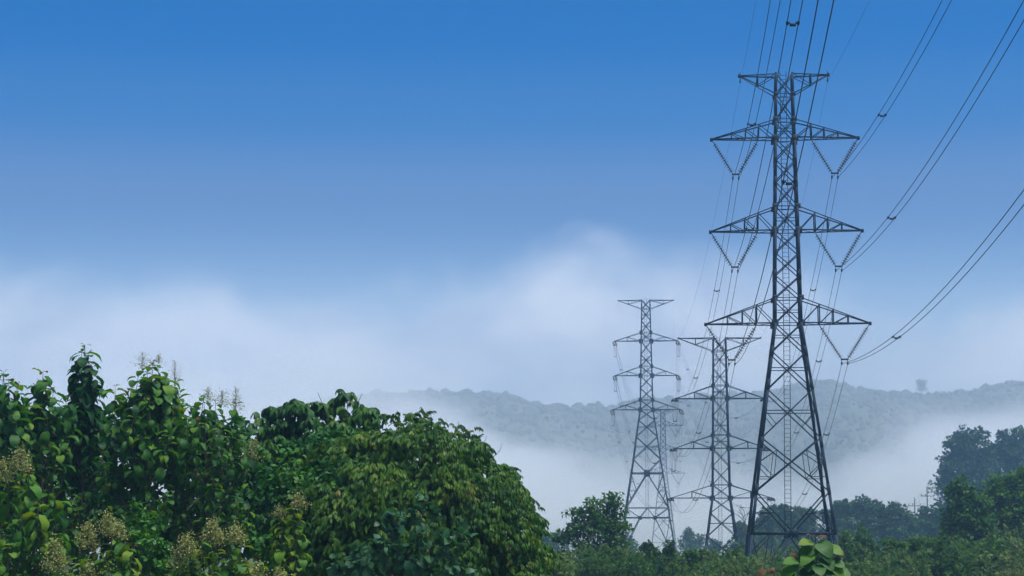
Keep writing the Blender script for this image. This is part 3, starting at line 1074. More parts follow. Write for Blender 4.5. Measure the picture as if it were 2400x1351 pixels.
def tuft(n, length, ll, lw, arch, hang):
    """Drooping compound leaf: n leaflet pairs hung from an arching stalk of the given length."""
    parts = []
    lv, lf = blade(3, lw / ll, -6, -34, 0.25, 0.75)
    rng = np.random.default_rng(n)
    for i in range(n):
        t = (i + 0.6) / n
        px = length * t * (1 - 0.25 * t); pz = length * (0.45 * t - arch * t * t)
        for sgn in (-1, 1):
            yaw = sgn * math.radians(62 - 34 * t + rng.normal(0, 9)); pit = -math.radians(hang + 22 * t + rng.normal(0, 9))
            v = lv * ll * (1.05 - 0.25 * abs(t - 0.5)) * rng.uniform(0.85, 1.12)
            c, s_ = math.cos(pit), math.sin(pit)
            v = np.stack([v[:, 0] * c - v[:, 2] * s_, v[:, 1], v[:, 0] * s_ + v[:, 2] * c], 1)
            c, s_ = math.cos(yaw), math.sin(yaw)
            v = np.stack([v[:, 0] * c - v[:, 1] * s_, v[:, 0] * s_ + v[:, 1] * c, v[:, 2]], 1)
            parts.append((v + (px, 0, pz), lf))
    return join(parts)


def whorl(n, ll, lw, pit0):
    """Palmate leaf: n leaflets spreading like umbrella ribs from the end of the stalk."""
    parts = []
    lv, lf = blade(4, lw / ll, -8, -62, 0.2, 0.7)
    rng = np.random.default_rng(n + 7)
    for i in range(n):
        yaw = 2 * math.pi * (i + 0.5) / n + rng.normal(0, 0.08); pit = -math.radians(pit0 + rng.normal(0, 8))
        v = lv * ll * rng.uniform(0.8, 1.12)
        c, s_ = math.cos(pit), math.sin(pit)
        v = np.stack([v[:, 0] * c - v[:, 2] * s_, v[:, 1], v[:, 0] * s_ + v[:, 2] * c], 1)
        c, s_ = math.cos(yaw), math.sin(yaw)
        v = np.stack([v[:, 0] * c - v[:, 1] * s_, v[:, 0] * s_ + v[:, 1] * c, v[:, 2]], 1)
        parts.append((v, lf))
    return join(parts)


TEAK_LEAVES = [blade(7, 0.30, 24, -62, 0.22, 1.0, wave=0.03, shape=.6), blade(7, 0.33, 12, -88, 0.16, 0.95, wave=0.04, shape=.55), blade(7, 0.24, 30, -35, 0.45, 1.05, wave=0.03, shape=.65), blade(7, 0.31, -8, -96, 0.12, 0.95, wave=0.04, shape=.55), blade(7, 0.20, 10, -70, 0.7, 1.0, wave=0.03, shape=.6)]
HEART_LEAVES = [blade(4, 0.40, 4, -48, 0.2, 0.62, heart=0.5), blade(4, 0.43, -12, -70, 0.14, 0.6, heart=0.5), blade(4, 0.36, 14, -30, 0.25, 0.66, heart=0.5)]
SMALL_LEAVES = [blade(3, 0.30, 8, -40, 0.25, 0.8), blade(3, 0.24, -10, -55, 0.2, 0.8), blade(3, 0.34, 16, -25, 0.3, 0.8)]
LONG_LEAVES = [blade(3, 0.13, 20, -60, 0.25, 0.7), blade(3, 0.10, 30, -70, 0.2, 0.7), blade(3, 0.12, 0, -80, 0.3, 0.7)]
TUFTS = [tuft(5, 0.46, 0.23, 0.052, 0.85, 46), tuft(5, 0.50, 0.26, 0.058, 1.0, 56), tuft(5, 0.42, 0.22, 0.050, 0.7, 38)]
WHORLS = [whorl(7, 0.34, 0.060, 14), whorl(7, 0.36, 0.064, 26), whorl(6, 0.32, 0.066, 36)]

TEAK_C = [(0.0, (0.012, 0.059, 0.017)), (0.30, (0.024, 0.106, 0.017)), (0.55, (0.057, 0.171, 0.014)), (0.76, (0.136, 0.242, 0.012)), (0.88, (0.189, 0.224, 0.029)), (1.0, (0.118, 0.038, 0.024))]
M_TEAK = leaf_mat('broad_teak_leaf', TEAK_C, 0.55, 0.35, 0.22, 5.0, 0.35)
M_PINN = leaf_mat('drooping_compound_leaf', [(0.0, (0.017, 0.059, 0.012)), (0.35, (0.035, 0.112, 0.014)), (0.65, (0.078, 0.171, 0.014)), (0.88, (0.136, 0.195, 0.026)), (1.0, (0.177, 0.153, 0.035))], 0.55, 0.3, 0.22, 1.5)
M_PALM = leaf_mat('palmate_leaf', [(0.0, (0.014, 0.047, 0.017)), (0.5, (0.035, 0.124, 0.021)), (1.0, (0.100, 0.189, 0.024))], 0.55, 0.32, 0.22, 1.5)
M_HEART = leaf_mat('heart_shaped_leaf', [(0.0, (0.012, 0.059, 0.013)), (0.4, (0.024, 0.116, 0.015)), (0.75, (0.053, 0.177, 0.018)), (1.0, (0.142, 0.248, 0.021))], 0.55, 0.3, 0.22, 2.0)
M_BLUE = leaf_mat('grey_green_leaf', [(0.0, (0.012, 0.045, 0.022)), (0.5, (0.026, 0.095, 0.036)), (1.0, (0.06, 0.14, 0.05))], 0.5, 0.24, 0.28, 2.0)
M_TREE = leaf_mat('tree_foliage', [(0.0, (0.016, 0.048, 0.018)), (0.45, (0.036, 0.092, 0.026)), (0.8, (0.075, 0.14, 0.036)), (1.0, (0.14, 0.14, 0.055))], 0.7, 0.3, 0.15, 0.5)
M_BANK = leaf_mat('bank_tree_foliage', [(0.0, (0.016, 0.060, 0.016)), (0.45, (0.042, 0.13, 0.024)), (0.8, (0.10, 0.20, 0.034)), (1.0, (0.16, 0.19, 0.05))], 0.7, 0.4, 0.15, 0.5)
M_BUSH = leaf_mat('feathery_shrub_foliage', [(0.0, (0.020, 0.060, 0.020)), (0.4, (0.050, 0.120, 0.032)), (0.75, (0.115, 0.18, 0.052)), (1.0, (0.19, 0.185, 0.085))], 0.75, 0.42, 0.12, 0.6)
M_FLOWER = leaf_mat('cream_flower_panicle', [(0.0, (0.10, 0.15, 0.04)), (0.4, (0.23, 0.26, 0.08)), (0.8, (0.38, 0.38, 0.15)), (1.0, (0.47, 0.44, 0.21))], 0.9, 0.3, 0.1, 6.0)
m, nt, N, L, b = new_mat('grey_brown_bark')
tc_ = N('ShaderNodeTexCoord'); nz_ = N('ShaderNodeTexNoise'); nz_.inputs['Scale'].default_value = 6; nz_.inputs['Detail'].default_value = 8
L(tc_.outputs['Object'], nz_.inputs['Vector']); r_ = ramp(nt, [(0.3, (0.05, 0.038, 0.028)), (0.7, (0.14, 0.12, 0.09))])
L(nz_.outputs['Fac'], r_.inputs['Fac']); L(r_.outputs['Color'], b.inputs['Base Color']); b.inputs['Roughness'].default_value = 0.9
M_BARK = m
m, nt, N, L, b = new_mat('green_stem'); b.inputs['Base Color'].default_value = (0.06, 0.075, 0.03, 1); b.inputs['Roughness'].default_value = 0.7
M_STEM = m


def unit(v):
    return v / np.maximum(np.linalg.norm(v, axis=-1, keepdims=True), 1e-9)


def frames(fwd, up):
    f = unit(np.asarray(fwd, float)); s_ = unit(np.cross(np.asarray(up, float), f)); u = np.cross(f, s_)
    return np.stack([f, s_, u], -1)                     # columns


def cloud(templates, idx, M, pos, scale, tint):
    """One mesh out of many placed leaf templates."""
    Vs, Fs, Ts, n = [], [], [], 0
    for k, (V, F) in enumerate(templates):
        sel = np.nonzero(idx == k)[0]
        if not len(sel): continue
        W = np.einsum('nij,vj->nvi', M[sel], V) * scale[sel][:, None, None] + pos[sel][:, None, :]
        Vs.append(W.reshape(-1, 3))
        Fs.append((F[None] + (np.arange(len(sel)) * len(V))[:, None, None]).reshape(-1, F.shape[1]) + n)
        Ts.append(np.repeat(tint[sel], len(V))); n += len(sel) * len(V)
    return np.concatenate(Vs), np.concatenate(Fs), np.concatenate(Ts)


_shared = {}


def plant_leaves(root, key, templates, mat, pos, fwd, up, scale, tint, name='leaf', keep=300, rest='foliage', near_bias=None):
    """Leaves of one plant: those nearest the viewer are objects of their own, the rest one joined part."""
    pos = np.asarray(pos, float); M = frames(fwd, up); scale = np.asarray(scale, float); tint = np.asarray(tint, float)
    idx = RNG.integers(0, len(templates), len(pos))
    origin = np.array(root.location)
    score = pos[:, 1] - 0.55 * (pos[:, 2] - pos[:, 2].mean()) if near_bias is None else near_bias
    od = np.argsort(score)
    mine, others = od[:keep], od[keep:]
    for i in mine:
        q = int(np.clip(round(tint[i] * 9), 0, 9))
        kk = (key, int(idx[i]), q)
        if kk not in _shared:
            V, F = templates[idx[i]]
            me = mesh_np(name, V, F, np.full(len(V), q / 9.0), smooth=True)
            me.materials.append(mat); _shared[kk] = me
        o = bpy.data.objects.new(name, _shared[kk]); COL.objects.link(o); o.parent = root
        o.location = pos[i] - origin
        o.rotation_euler = Matrix(M[i].tolist()).to_euler()
        o.scale = (scale[i],) * 3
    if len(others):
        V, F, T = cloud(templates, idx[others], M[others], pos[others] - origin, scale[others], tint[others])
        o = link(rest, mesh_np(rest, V, F, T, smooth=True), mat, root)
        o['kind'] = 'stuff'


def stem_part(root, name, paths, mat=None):
    """Stems as tapering tubes; paths = list of (points in world, r0, r1)."""
    o_ = np.array(root.location)
    g = [tubegeo(np.asarray(p) - o_, np.linspace(r0, r1, len(p)), 6) for p, r0, r1 in paths]
    return link(name, mesh_np(name, *join(g), smooth=True), mat or M_BARK, root)


def bend(a, b, n=6, lean=0.0, side=(1, 0, 0)):
    a, b = np.asarray(a, float), np.asarray(b, float)
    t = np.linspace(0, 1, n)[:, None]
    return a + (b - a) * t + np.asarray(side) * lean * np.sin(math.pi * t)


def panicle(root, base, h, rad, n, dense=1.0):
    if n < 300: dense = 0.72
    """Airy cone of tiny flowers on forked stalks."""
    rad, n = rad * 1.12, int(n * 1.3)
    o_ = np.array(root.location)
    base = np.asarray(base, float)
    nb = 9
    tips_, st = [], [tubegeo([base - o_, base - o_ + (0, 0, h * 0.5), base - o_ + (0, 0, h)], [0.012, 0.008, 0.004], 4)]
    pts = []
    for i in range(nb * 2):
        t = (i + 0.5) / (nb * 2); a = i * 2.4 + RNG.normal(0, .2)
        r = rad * (1 - t) ** 0.7 * RNG.uniform(0.75, 1.15)
        p0 = base + (0, 0, h * t * 0.9); p1 = p0 + np.array((math.cos(a) * r, math.sin(a) * r, h * 0.16))
        st.append(tubegeo(np.array([p0, (p0 + p1) / 2 + (0, 0, .02), p1]) - o_, [0.006, 0.005, 0.003], 3))
        k = max(4, int(n / (nb * 2) * (0.6 + 0.8 * (1 - t))))
        s_ = RNG.random(k) ** 0.6
        c = p0 + (p1 - p0) * s_[:, None] + RNG.normal(0, 0.05 + 0.035 * rad, (k, 3)) * (0.4 + s_[:, None])
        pts.append(c)
    pts = np.concatenate(pts)
    lv = [(np.array([(0, -.5, 0), (.5, 0, .25), (0, .5, 0), (-.5, 0, .25)]), np.array([(0, 1, 2, 3)]))]
    M = frames(RNG.normal(0, 1, (len(pts), 3)), RNG.normal(0, 1, (len(pts), 3)))
    V, F, T = cloud(lv, np.zeros(len(pts), int), M, pts - o_, RNG.uniform(0.028, 0.06, len(pts)) * dense, RNG.uniform(0.1, 1.0, len(pts)))
    pn = link('flower_panicle', mesh_np('flower_panicle', V, F, T), M_FLOWER, root)
    pn['kind'] = 'stuff'
    link('stalk', mesh_np('stalk', *join(st)), M_STEM, pn)


def shoot(apex, length, lsz, store, lean=(0, 0), tint=0.4, droop=0.0, red=True, gap=0.115):
    """Upright shoot with opposite pairs of large leaves; leaves are appended to store."""
    apex = np.asarray(apex, float)
    ax = np.array((lean[0], lean[1], 1.0)); ax /= np.linalg.norm(ax)
    n = max(4, int(length / gap))
    a0 = RNG.uniform(0, math.pi)
    for i in range(n):
        t = i / max(1, n - 1)
        p = apex - ax * (0.03 + length * t ** 1.1)
        sz = lsz * 1.08 * (0.58 + 0.52 * min(1, i / 1.6)) * RNG.uniform(0.6, 1.2)
        for q in (0, 1):
            if i > 2 and RNG.random() < 0.10: continue
            a = a0 + i * math.pi / 2 + q * math.pi + RNG.normal(0, 0.3)
            elev = math.radians(26 - 44 * min(1, i / 3.0) + RNG.normal(0, 13) - droop)
            f = np.array((math.cos(a) * math.cos(elev), math.sin(a) * math.cos(elev), math.sin(elev)))
            tt = tint - 0.04 + RNG.normal(0, 0.10) + (0.12 if i in (1, 2) else 0.0)
            if RNG.random() < 0.04: tt += 0.3
            tt = min(tt, 0.80)
            if i == 0 and red: tt = 0.97; sz *= 0.7
            store.append((p + f * 0.05, f, ax + RNG.normal(0, .12, 3), sz, np.clip(tt, 0.02, 0.97)))
    return apex - ax * length


def teak(label, Y, apexes, fill, lsz=0.36, panicles=(), tint=0.36, keep=300, base_px=None):
    """Teak: leader and side shoots ending at the given pixels, more shoots scattered in the fill ellipses."""
    ap = [P(px, py, Y + dy) for px, py, dy in apexes]
    bx = np.mean([a.x for a in ap]) if base_px is None else Xat(base_px, Y)
    root = empty('teak_tree', (bx, Y + 0.4, gz(bx, Y + 0.4) - 0.1), 0, label, 'tree', 'broad-leaved teak trees in the left-hand thicket')
    store, stems = [], []
    ztop = max(a.z for a in ap)
    lead = np.array(ap[int(np.argmax([a.z for a in ap]))])
    foot = np.array(root.location)
    trunk = np.array([foot, foot * 0.66 + lead * 0.34 + (0.08, 0, 0), foot * 0.33 + lead * 0.67, lead - (0, 0, 0.1)])
    stem_part(root, 'trunk', [(trunk, 0.10, 0.007)])

    def branch(low):
        z = max(foot[2] + 1.2, low[2] - 0.35 * math.hypot(low[0] - lead[0], low[1] - lead[1]) - 0.5)
        t = np.clip((z - foot[2]) / (lead[2] - foot[2]), 0.05, 0.9)
        o = foot + (lead - foot) * t
        mid_ = (o + low) / 2; mid_[2] -= 0.12 * np.linalg.norm(low - o)
        tt = np.linspace(0, 1, 6)[:, None]
        stems.append(((1 - tt) ** 2 * o + 2 * tt * (1 - tt) * mid_ + tt ** 2 * low, 0.035, 0.014))
    for a in ap:
        ln = RNG.uniform(0.9, 1.5)
        low = shoot(a, ln, lsz * RNG.uniform(1.1, 1.32), store, (RNG.normal(0, .06), RNG.normal(0, .06)), tint + RNG.normal(0, .05))
        stems.append((np.array([low, (low + np.array(a)) / 2, np.array(a)]), 0.014, 0.007))
        if np.linalg.norm(np.array(a) - lead) > 0.3:
            branch(low)
    for (cx, cy, rx, ry, n, dep) in fill:
        for _ in range(int(n * 2.1)):
            r = math.sqrt(RNG.random()); a = RNG.uniform(0, 2 * math.pi)
            q = P(cx + rx * r * math.cos(a), cy + ry * r * math.sin(a), Y + RNG.uniform(-dep, dep))
            ln = RNG.uniform(0.45, 0.95)
            low = shoot(q, ln, lsz * RNG.uniform(0.75, 1.1), store, (RNG.normal(0, .18), RNG.normal(0, .18)), tint + RNG.normal(-0.04, .09), droop=8, red=RNG.random() < 0.25)
            stems.append((np.array([low, (low + np.array(q)) / 2, np.array(q)]), 0.012, 0.006))
            branch(low)
    stem_part(root, 'branch', stems)
    p_, f_, u_, s_, t_ = (np.array(q) for q in zip(*store))
    plant_leaves(root, 'teak', TEAK_LEAVES, M_TEAK, p_, f_, u_, s_, t_, keep=keep)
    for px, py, hh, rr, n, dy in panicles:
        panicle(root, P(px, py, Y + dy), hh, rr, n)
    return root


teak('teak tree at the outer end of the thicket with big drooping leaves and brown tips', 63.0,
     [(8, 872, 0), (20, 890, -.2), (-35, 900, .4), (42, 898, -.3), (28, 935, -.4), (55, 940, .1), (-10, 960, -.6), (50, 985, .2), (-70, 930, 0), (-115, 918, .2), (-150, 945, -.2)], [(0, 1080, 70, 110, 12, 1.0), (-30, 1250, 90, 120, 10, 1.0), (-140, 1130, 70, 150, 12, 1.0)], 0.36, [], 0.36)
teak('teak tree with two brown young leaves above a rounded leafy top', 64.5,
     [(101, 870, 0), (96, 890, -.2), (108, 895, .2), (82, 905, .3), (124, 912, -.3), (100, 930, -.4), (60, 960, -.5), (110, 975, -.7), (155, 930, .4)], [(105, 1040, 50, 80, 9, .9), (110, 1190, 70, 110, 10, 1.0)], 0.33, [], 0.42)
teak('tallest dark teak shoot standing above the thicket like a narrow column', 66.0,
     [(199, 808, 0), (192, 826, .2), (208, 828, -.15), (184, 846, .1), (214, 850, -.2), (200, 858, -.3), (186, 884, .2), (216, 888, .1), (200, 905, -.2), (180, 930, .1), (222, 930, .3), (170, 955, .2)], [(200, 980, 40, 60, 10, .7), (205, 1120, 70, 100, 12, 1.0)], 0.36, [], 0.20)
teak('leafy teak with reddish tip leaves and feathery flower sprays behind its crown', 63.5,
     [(357, 848, 0), (345, 862, -.2), (372, 864, .1), (325, 876, .3), (388, 884, -.2), (360, 890, -.4), (330, 905, -.3), (385, 915, -.3), (345, 930, -.6), (300, 915, .3), (410, 925, .2), (270, 905, .5), (290, 925, .1)], [(350, 990, 65, 70, 14, 1.0), (310, 1130, 90, 110, 14, 1.1)], 0.37,
     [(333, 868, 0.55, 0.30, 130, .6), (372, 852, 0.25, 0.16, 60, .5)], 0.46)
teak('slender teak stem with a pale flower spray and round leaves along it', 65.0,
     [(411, 888, 0), (420, 912, -.1), (428, 935, .2), (412, 945, -.2), (436, 975, -.3)], [(425, 1030, 35, 60, 6, .7), (440, 1160, 60, 100, 9, .9)], 0.30, [(409, 905, 0.75, 0.20, 130, .1)], 0.38)
teak('teak crowned with several grey-brown flower panicles beside the palmate-leaved tree', 64.0,
     [(478, 925, 0), (505, 938, .2), (548, 940, -.1), (462, 985, -.4), (520, 990, -.6), (562, 1000, .2), (440, 1010, -.3)], [(510, 1060, 65, 60, 10, .9), (505, 1180, 80, 90, 12, 1.0)], 0.30,
     [(487, 945, 0.48, 0.26, 170, .0), (520, 950, 0.42, 0.26, 190, -.1), (552, 968, 0.75, 0.24, 260, -.2), (595, 1080, 0.6, 0.30, 420, -.8)], 0.44)
teak('low teak with a tall cream flower panicle and pale green hanging leaves', 56.0,
     [(68, 1100, 0), (90, 1180, -.3), (130, 1160, .3), (20, 1120, .1), (50, 1210, -.4)], [(60, 1270, 80, 70, 12, .8)], 0.33,
     [(48, 1110, 0.66, 0.28, 640, -.3), (4, 1130, 0.55, 0.26, 500, -.3)], 0.58)
teak('low front teak carrying the largest clusters of cream flowers', 53.0,
     [(292, 1248, -.1), (262, 1268, .1), (310, 1282, -.2), (215, 1290, 0), (165, 1305, .3)], [(230, 1340, 100, 40, 11, .7)], 0.30,
     [(252, 1258, 0.52, 0.26, 620, -.3), (205, 1290, 0.62, 0.26, 700, -.35), (128, 1345, 0.78, 0.36, 900, -.4), (278, 1262, 0.32, 0.22, 320, -.2), (210, 1372, .5, .3, 400, -.5)], 0.60)
teak('low front teak with two cream flower heads above yellow-green leaves', 54.0,
     [(470, 1262, .2), (505, 1268, 0), (570, 1262, -.1), (540, 1290, -.3), (435, 1310, .2), (600, 1310, -.2)], [(510, 1335, 100, 45, 12, .7)], 0.30,
     [(437, 1305, 0.52, 0.30, 640, -.3), (500, 1275, 0.55, 0.28, 680, -.3), (552, 1275, 0.42, 0.28, 560, -.4), (415, 1335, .42, .25, 380, -.2), (600, 1360, .4, .3, 300, -.3), (655, 1372, .4, .26, 300, -.3)], 0.62)
teak('small teak shoot with a cream flower head below the palmate-leaved tree', 57.0,
     [(690, 1182, 0), (660, 1205, -.1), (705, 1215, .1)], [(672, 1250, 35, 35, 5, .5)], 0.27, [(700, 1190, 0.32, 0.22, 320, -.2), (655, 1215, 0.30, 0.2, 240, -.2)], 0.64)


def lobes_points(lobes, Y, n, inner=0.3, jitter=0.12):
    """Points on and inside ellipsoid lobes given in photo pixels (cx, cy, rx, ry[, dY])."""
    vol = np.array([l[2] * l[3] for l in lobes], float); vol /= vol.sum()
    pk = RNG.choice(len(lobes), n, p=vol)
    out, nrm = np.zeros((n, 3)), np.zeros((n, 3))
    for k, l in enumerate(lobes):
        sel = np.nonzero(pk == k)[0]
        m = len(sel)
        if not m: continue
        Yk = Y + (l[4] if len(l) > 4 else 0.0)
        c = np.array(P(l[0], l[1], Yk)); sx = l[2] / FPX * Yk; sz = l[3] / FPX * Yk
        ax = np.array((sx, 0.8 * (sx + sz) / 2, sz))
        nc = max(5, int(10 + m / 45))
        cd = unit(RNG.normal(0, 1, (nc, 3)) + (0, -0.15, 0.2))
        cp = cd * RNG.uniform(0.55, 0.95, (nc, 1))
        cr = RNG.uniform(0.20, 0.42, nc)
        q = RNG.integers(0, nc, m)
        d2 = unit(RNG.normal(0, 1, (m, 3)) + cd[q] * 0.7 + (0, 0, 0.3))
        rel = cp[q] + d2 * (cr[q] * (1 + RNG.normal(0, jitter * 1.6, m)))[:, None]
        ins = RNG.random(m) < inner * 0.6
        dd = unit(RNG.normal(0, 1, (m, 3)))
        rel[ins] = dd[ins] * (RNG.random((m, 1)) ** 0.4)[ins] * 0.85
        out[sel] = c + rel * ax
        nrm[sel] = unit(d2 + 0.6 * cd[q])
    return out, nrm


# dome-shaped tree
def dome_tree():
    Y = 62.0
    c = np.array(P(952, 1335, Y))
    root = empty('dome_tree', (c[0], Y, gz(c[0], Y) - 0.1), 0, 'large dome-shaped tree with drooping compound leaves at the thicket edge', 'tree')
    foot = np.array(root.location)
    stem_part(root, 'trunk', [(np.array([foot, foot * .5 + c * .5 + (.1, 0, 0), c]), 0.22, 0.12)])
    nc = 350
    cd = unit(RNG.normal(0, 1, (nc, 3))); cd[:, 2] = np.abs(cd[:, 2]) - 0.25 * RNG.random(nc); cd = unit(cd)
    cc = c + cd * ((0.905 + np.clip(RNG.normal(0, 0.07, nc), -.2, .05))[:, None]) * (3.75, 3.4, 4.12)
    cr_ = RNG.uniform(0.26, 0.66, nc)
    k = np.repeat(np.arange(nc), 26)
    d2 = unit(RNG.normal(0, 1, (len(k), 3)) + cd[k] * 0.9 + (0, 0, 0.25))
    pos = cc[k] + d2 * (cr_[k] * (1 + RNG.normal(0, 0.14, len(k))))[:, None] * (1, 1, 0.85)
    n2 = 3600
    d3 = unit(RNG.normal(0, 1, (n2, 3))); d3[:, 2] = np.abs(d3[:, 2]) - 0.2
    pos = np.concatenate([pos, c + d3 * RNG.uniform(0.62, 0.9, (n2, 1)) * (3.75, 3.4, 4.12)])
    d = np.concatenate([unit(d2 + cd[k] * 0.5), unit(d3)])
    ctint = np.concatenate([RNG.normal(0, 0.13, nc)[k], np.full(n2, -0.2)])  # inner leaves coloured darker: shade between the clumps put into the tint
    keepm = pos[:, 1] < Y + 1.6
    pos, d, ctint = pos[keepm], d[keepm], ctint[keepm]
    br = [(bend(c, p, 5, 0.1), 0.05, 0.01) for p in pos[:70]]
    stem_part(root, 'branch', br)
    f = d * (1, 1, 0) + RNG.normal(0, 0.45, d.shape) * (1, 1, 0.25) + (0, -0.15, 0.0)
    f[:, 2] = 0.25 * np.clip(d[:, 2], 0, 1) + RNG.normal(0, 0.15, len(d))
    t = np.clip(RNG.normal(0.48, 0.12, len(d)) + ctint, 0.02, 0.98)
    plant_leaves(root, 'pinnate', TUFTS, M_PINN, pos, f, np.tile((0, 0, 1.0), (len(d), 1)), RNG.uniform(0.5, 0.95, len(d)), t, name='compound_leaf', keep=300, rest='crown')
    # sprigs that stick out of the outline
    for k, (px, py, l) in enumerate([(1075, 988, .45), (1175, 1040, .4), (960, 968, .4), (1262, 1215, .35), (930, 975, .3), (1140, 1020, .35)]):
        tip = np.array(P(px, py, Y)); b0 = tip - (0.25, 0, l)
        stem_part(root, 'sprig', [(bend(b0, tip, 5, 0.08), 0.012, 0.005)], M_STEM)


dome_tree()


def leafy_tree(name, label, Y, lobes, n, key, templates, mat, size, tint, keep=0, cat='tree', group=None, trunk_px=None, leaf_name='leaf', upright=0.35, inner=0.35, jitter=0.1, trunk_r=0.12, extra=(), foot_y=None):
    cx = np.average([l[0] for l in lobes], weights=[l[2] * l[3] for l in lobes]) if trunk_px is None else trunk_px
    fx = Xat(cx, Y)
    root = empty(name, (fx, Y, gz(fx, Y) - 0.15), 0, label, cat, group)
    foot = np.array(root.location)
    tops = [np.array(P(l[0], l[1], Y + (l[4] if len(l) > 4 else 0))) for l in lobes]
    hub = foot * 0.45 + np.mean(tops, 0) * 0.55
    hub[0] = foot[0] * 0.6 + hub[0] * 0.4
    st = [(bend(foot, hub, 5, 0.12), trunk_r, trunk_r * 0.55)] + [(bend(hub, q, 6, RNG.normal(0, .2)), trunk_r * 0.45, trunk_r * 0.12) for q in tops]
    for q, l in zip(tops, lobes):
        for _ in range(4):
            e = q + RNG.normal(0, 1, 3) * (l[2] * Y / FPX * .6, l[2] * Y / FPX * .5, l[3] * Y / FPX * .6)
            st.append((bend(hub * .25 + q * .75, e, 4, 0.05), trunk_r * 0.16, trunk_r * 0.06))
    stem_part(root, 'trunk', st)
    pos, d = lobes_points(lobes, Y, n, inner, jitter)
    if extra:
        stem_part(root, 'twig', [(bend(hub * .2 + np.array(P(px, py + 60, Y)) * .8, np.array(P(px, py, Y)), 5, 0.05), 0.02, 0.008) for px, py in extra])
        pos = np.concatenate([pos] + [np.array([P(px, py, Y)]) + RNG.normal(0, 0.05, (1, 3)) for px, py in extra])
        d = np.concatenate([d, np.tile((0, -0.3, 0.9), (len(extra), 1))])
    ok = pos[:, 2] > ground_z(pos[:, 0], pos[:, 1]) + 0.15
    pos, d = pos[ok], d[ok]
    if key == 'palm':
        f = RNG.normal(0, 1, d.shape) * (1, 1, 0.0) + (1e-3, 0, 0)
        up = np.tile((0, 0, 1.0), (len(d), 1)) + 0.35 * d + RNG.normal(0, .18, d.shape)
    else:
        f = d + RNG.normal(0, 0.65, d.shape); f[:, 2] -= 0.15
        up = np.tile((0, 0, upright), (len(d), 1)) + d * 0.6 + RNG.normal(0, .3, d.shape)
    lo, hi = pos[:, 2].min(), pos[:, 2].max()
    ph = RNG.uniform(0, 6)
    t = np.clip(RNG.normal(tint, 0.17, len(d)) + 0.12 * np.sin(2.1 * pos[:, 0] / (Y / 60) + 1.7 * pos[:, 2] / (Y / 60) + ph), 0.02, 0.98)
    s_ = size * RNG.uniform(0.7, 1.25, len(d))
    plant_leaves(root, key, templates, mat, pos, f, up, s_, t, name=leaf_name, keep=keep, rest='crown')
    return root


leafy_tree('palmate_tree', 'tree with umbrella-like whorls of narrow leaflets rising behind the dome-shaped tree', 66.0,
           [(700, 985, 75, 42), (800, 960, 55, 40), (850, 985, 35, 40), (640, 1000, 45, 40), (760, 1030, 130, 50)], 420, 'palm', WHORLS, M_PALM, 1.0, 0.5, keep=300, leaf_name='palmate_leaf', inner=0.3, jitter=0.05,
           extra=[(628, 957), (652, 952), (694, 934), (705, 945), (800, 914), (815, 925), (781, 946), (762, 955), (845, 946), (865, 965), (835, 940), (600, 965), (720, 950), (680, 950)])
leafy_tree('broadleaf_tree', 'dense mid-green tree wrapped in small heart-shaped creeper leaves, middle of the thicket', 61.0,
           [(690, 1095, 90, 60), (810, 1060, 90, 55, .5), (640, 1150, 70, 60, -.3), (740, 1170, 110, 80, -.4), (860, 1140, 70, 80), (780, 1270, 130, 90, -.6), (650, 1290, 80, 70, -.5)], 3600, 'heart', HEART_LEAVES, M_HEART, 0.17, 0.46, keep=300, inner=0.4)
leafy_tree('large_leaf_shrub', 'shrub of big glossy bluish-green heart-shaped leaves below the dome-shaped tree', 56.5,
           [(935, 1225, 45, 32), (985, 1190, 30, 28, .3), (1010, 1280, 50, 35, -.2), (905, 1310, 70, 45, -.3), (1060, 1265, 35, 30), (1030, 1340, 70, 30, -.2), (830, 1340, 60, 30, -.2)], 430, 'bluebig', HEART_LEAVES, M_BLUE, 0.27, 0.5, keep=300, cat='shrub', trunk_r=0.05)
leafy_tree('creeper_shrub', 'small-leaved creeper mound between the two front flowering teaks', 55.5,
           [(345, 1290, 60, 45), (385, 1340, 60, 35, -.2), (330, 1230, 45, 40, .5)], 1100, 'heart', HEART_LEAVES, M_HEART, 0.13, 0.5, keep=150, cat='shrub', trunk_r=0.04)
# dense growth behind the front rank closes the view through the thicket
leafy_tree('background_tree', 'dark leafy tree filling the gaps behind the teaks', 71.0,
           [(-120, 1130, 130, 130), (60, 1060, 120, 90), (220, 1050, 130, 80), (400, 1050, 120, 80), (540, 1080, 100, 70), (120, 1230, 160, 110), (330, 1220, 160, 110), (530, 1230, 150, 110)], 6200, 'teakback', TEAK_LEAVES, M_TEAK, 0.46, 0.2, keep=0, inner=0.5)
leafy_tree('background_tree', 'dark leafy tree filling the gaps behind the palmate-leaved tree', 72.0,
           [(700, 1100, 140, 80), (860, 1120, 120, 90), (760, 1250, 170, 110), (950, 1250, 140, 100)], 4200, 'heartback', HEART_LEAVES, M_HEART, 0.36, 0.2, keep=0, inner=0.4)


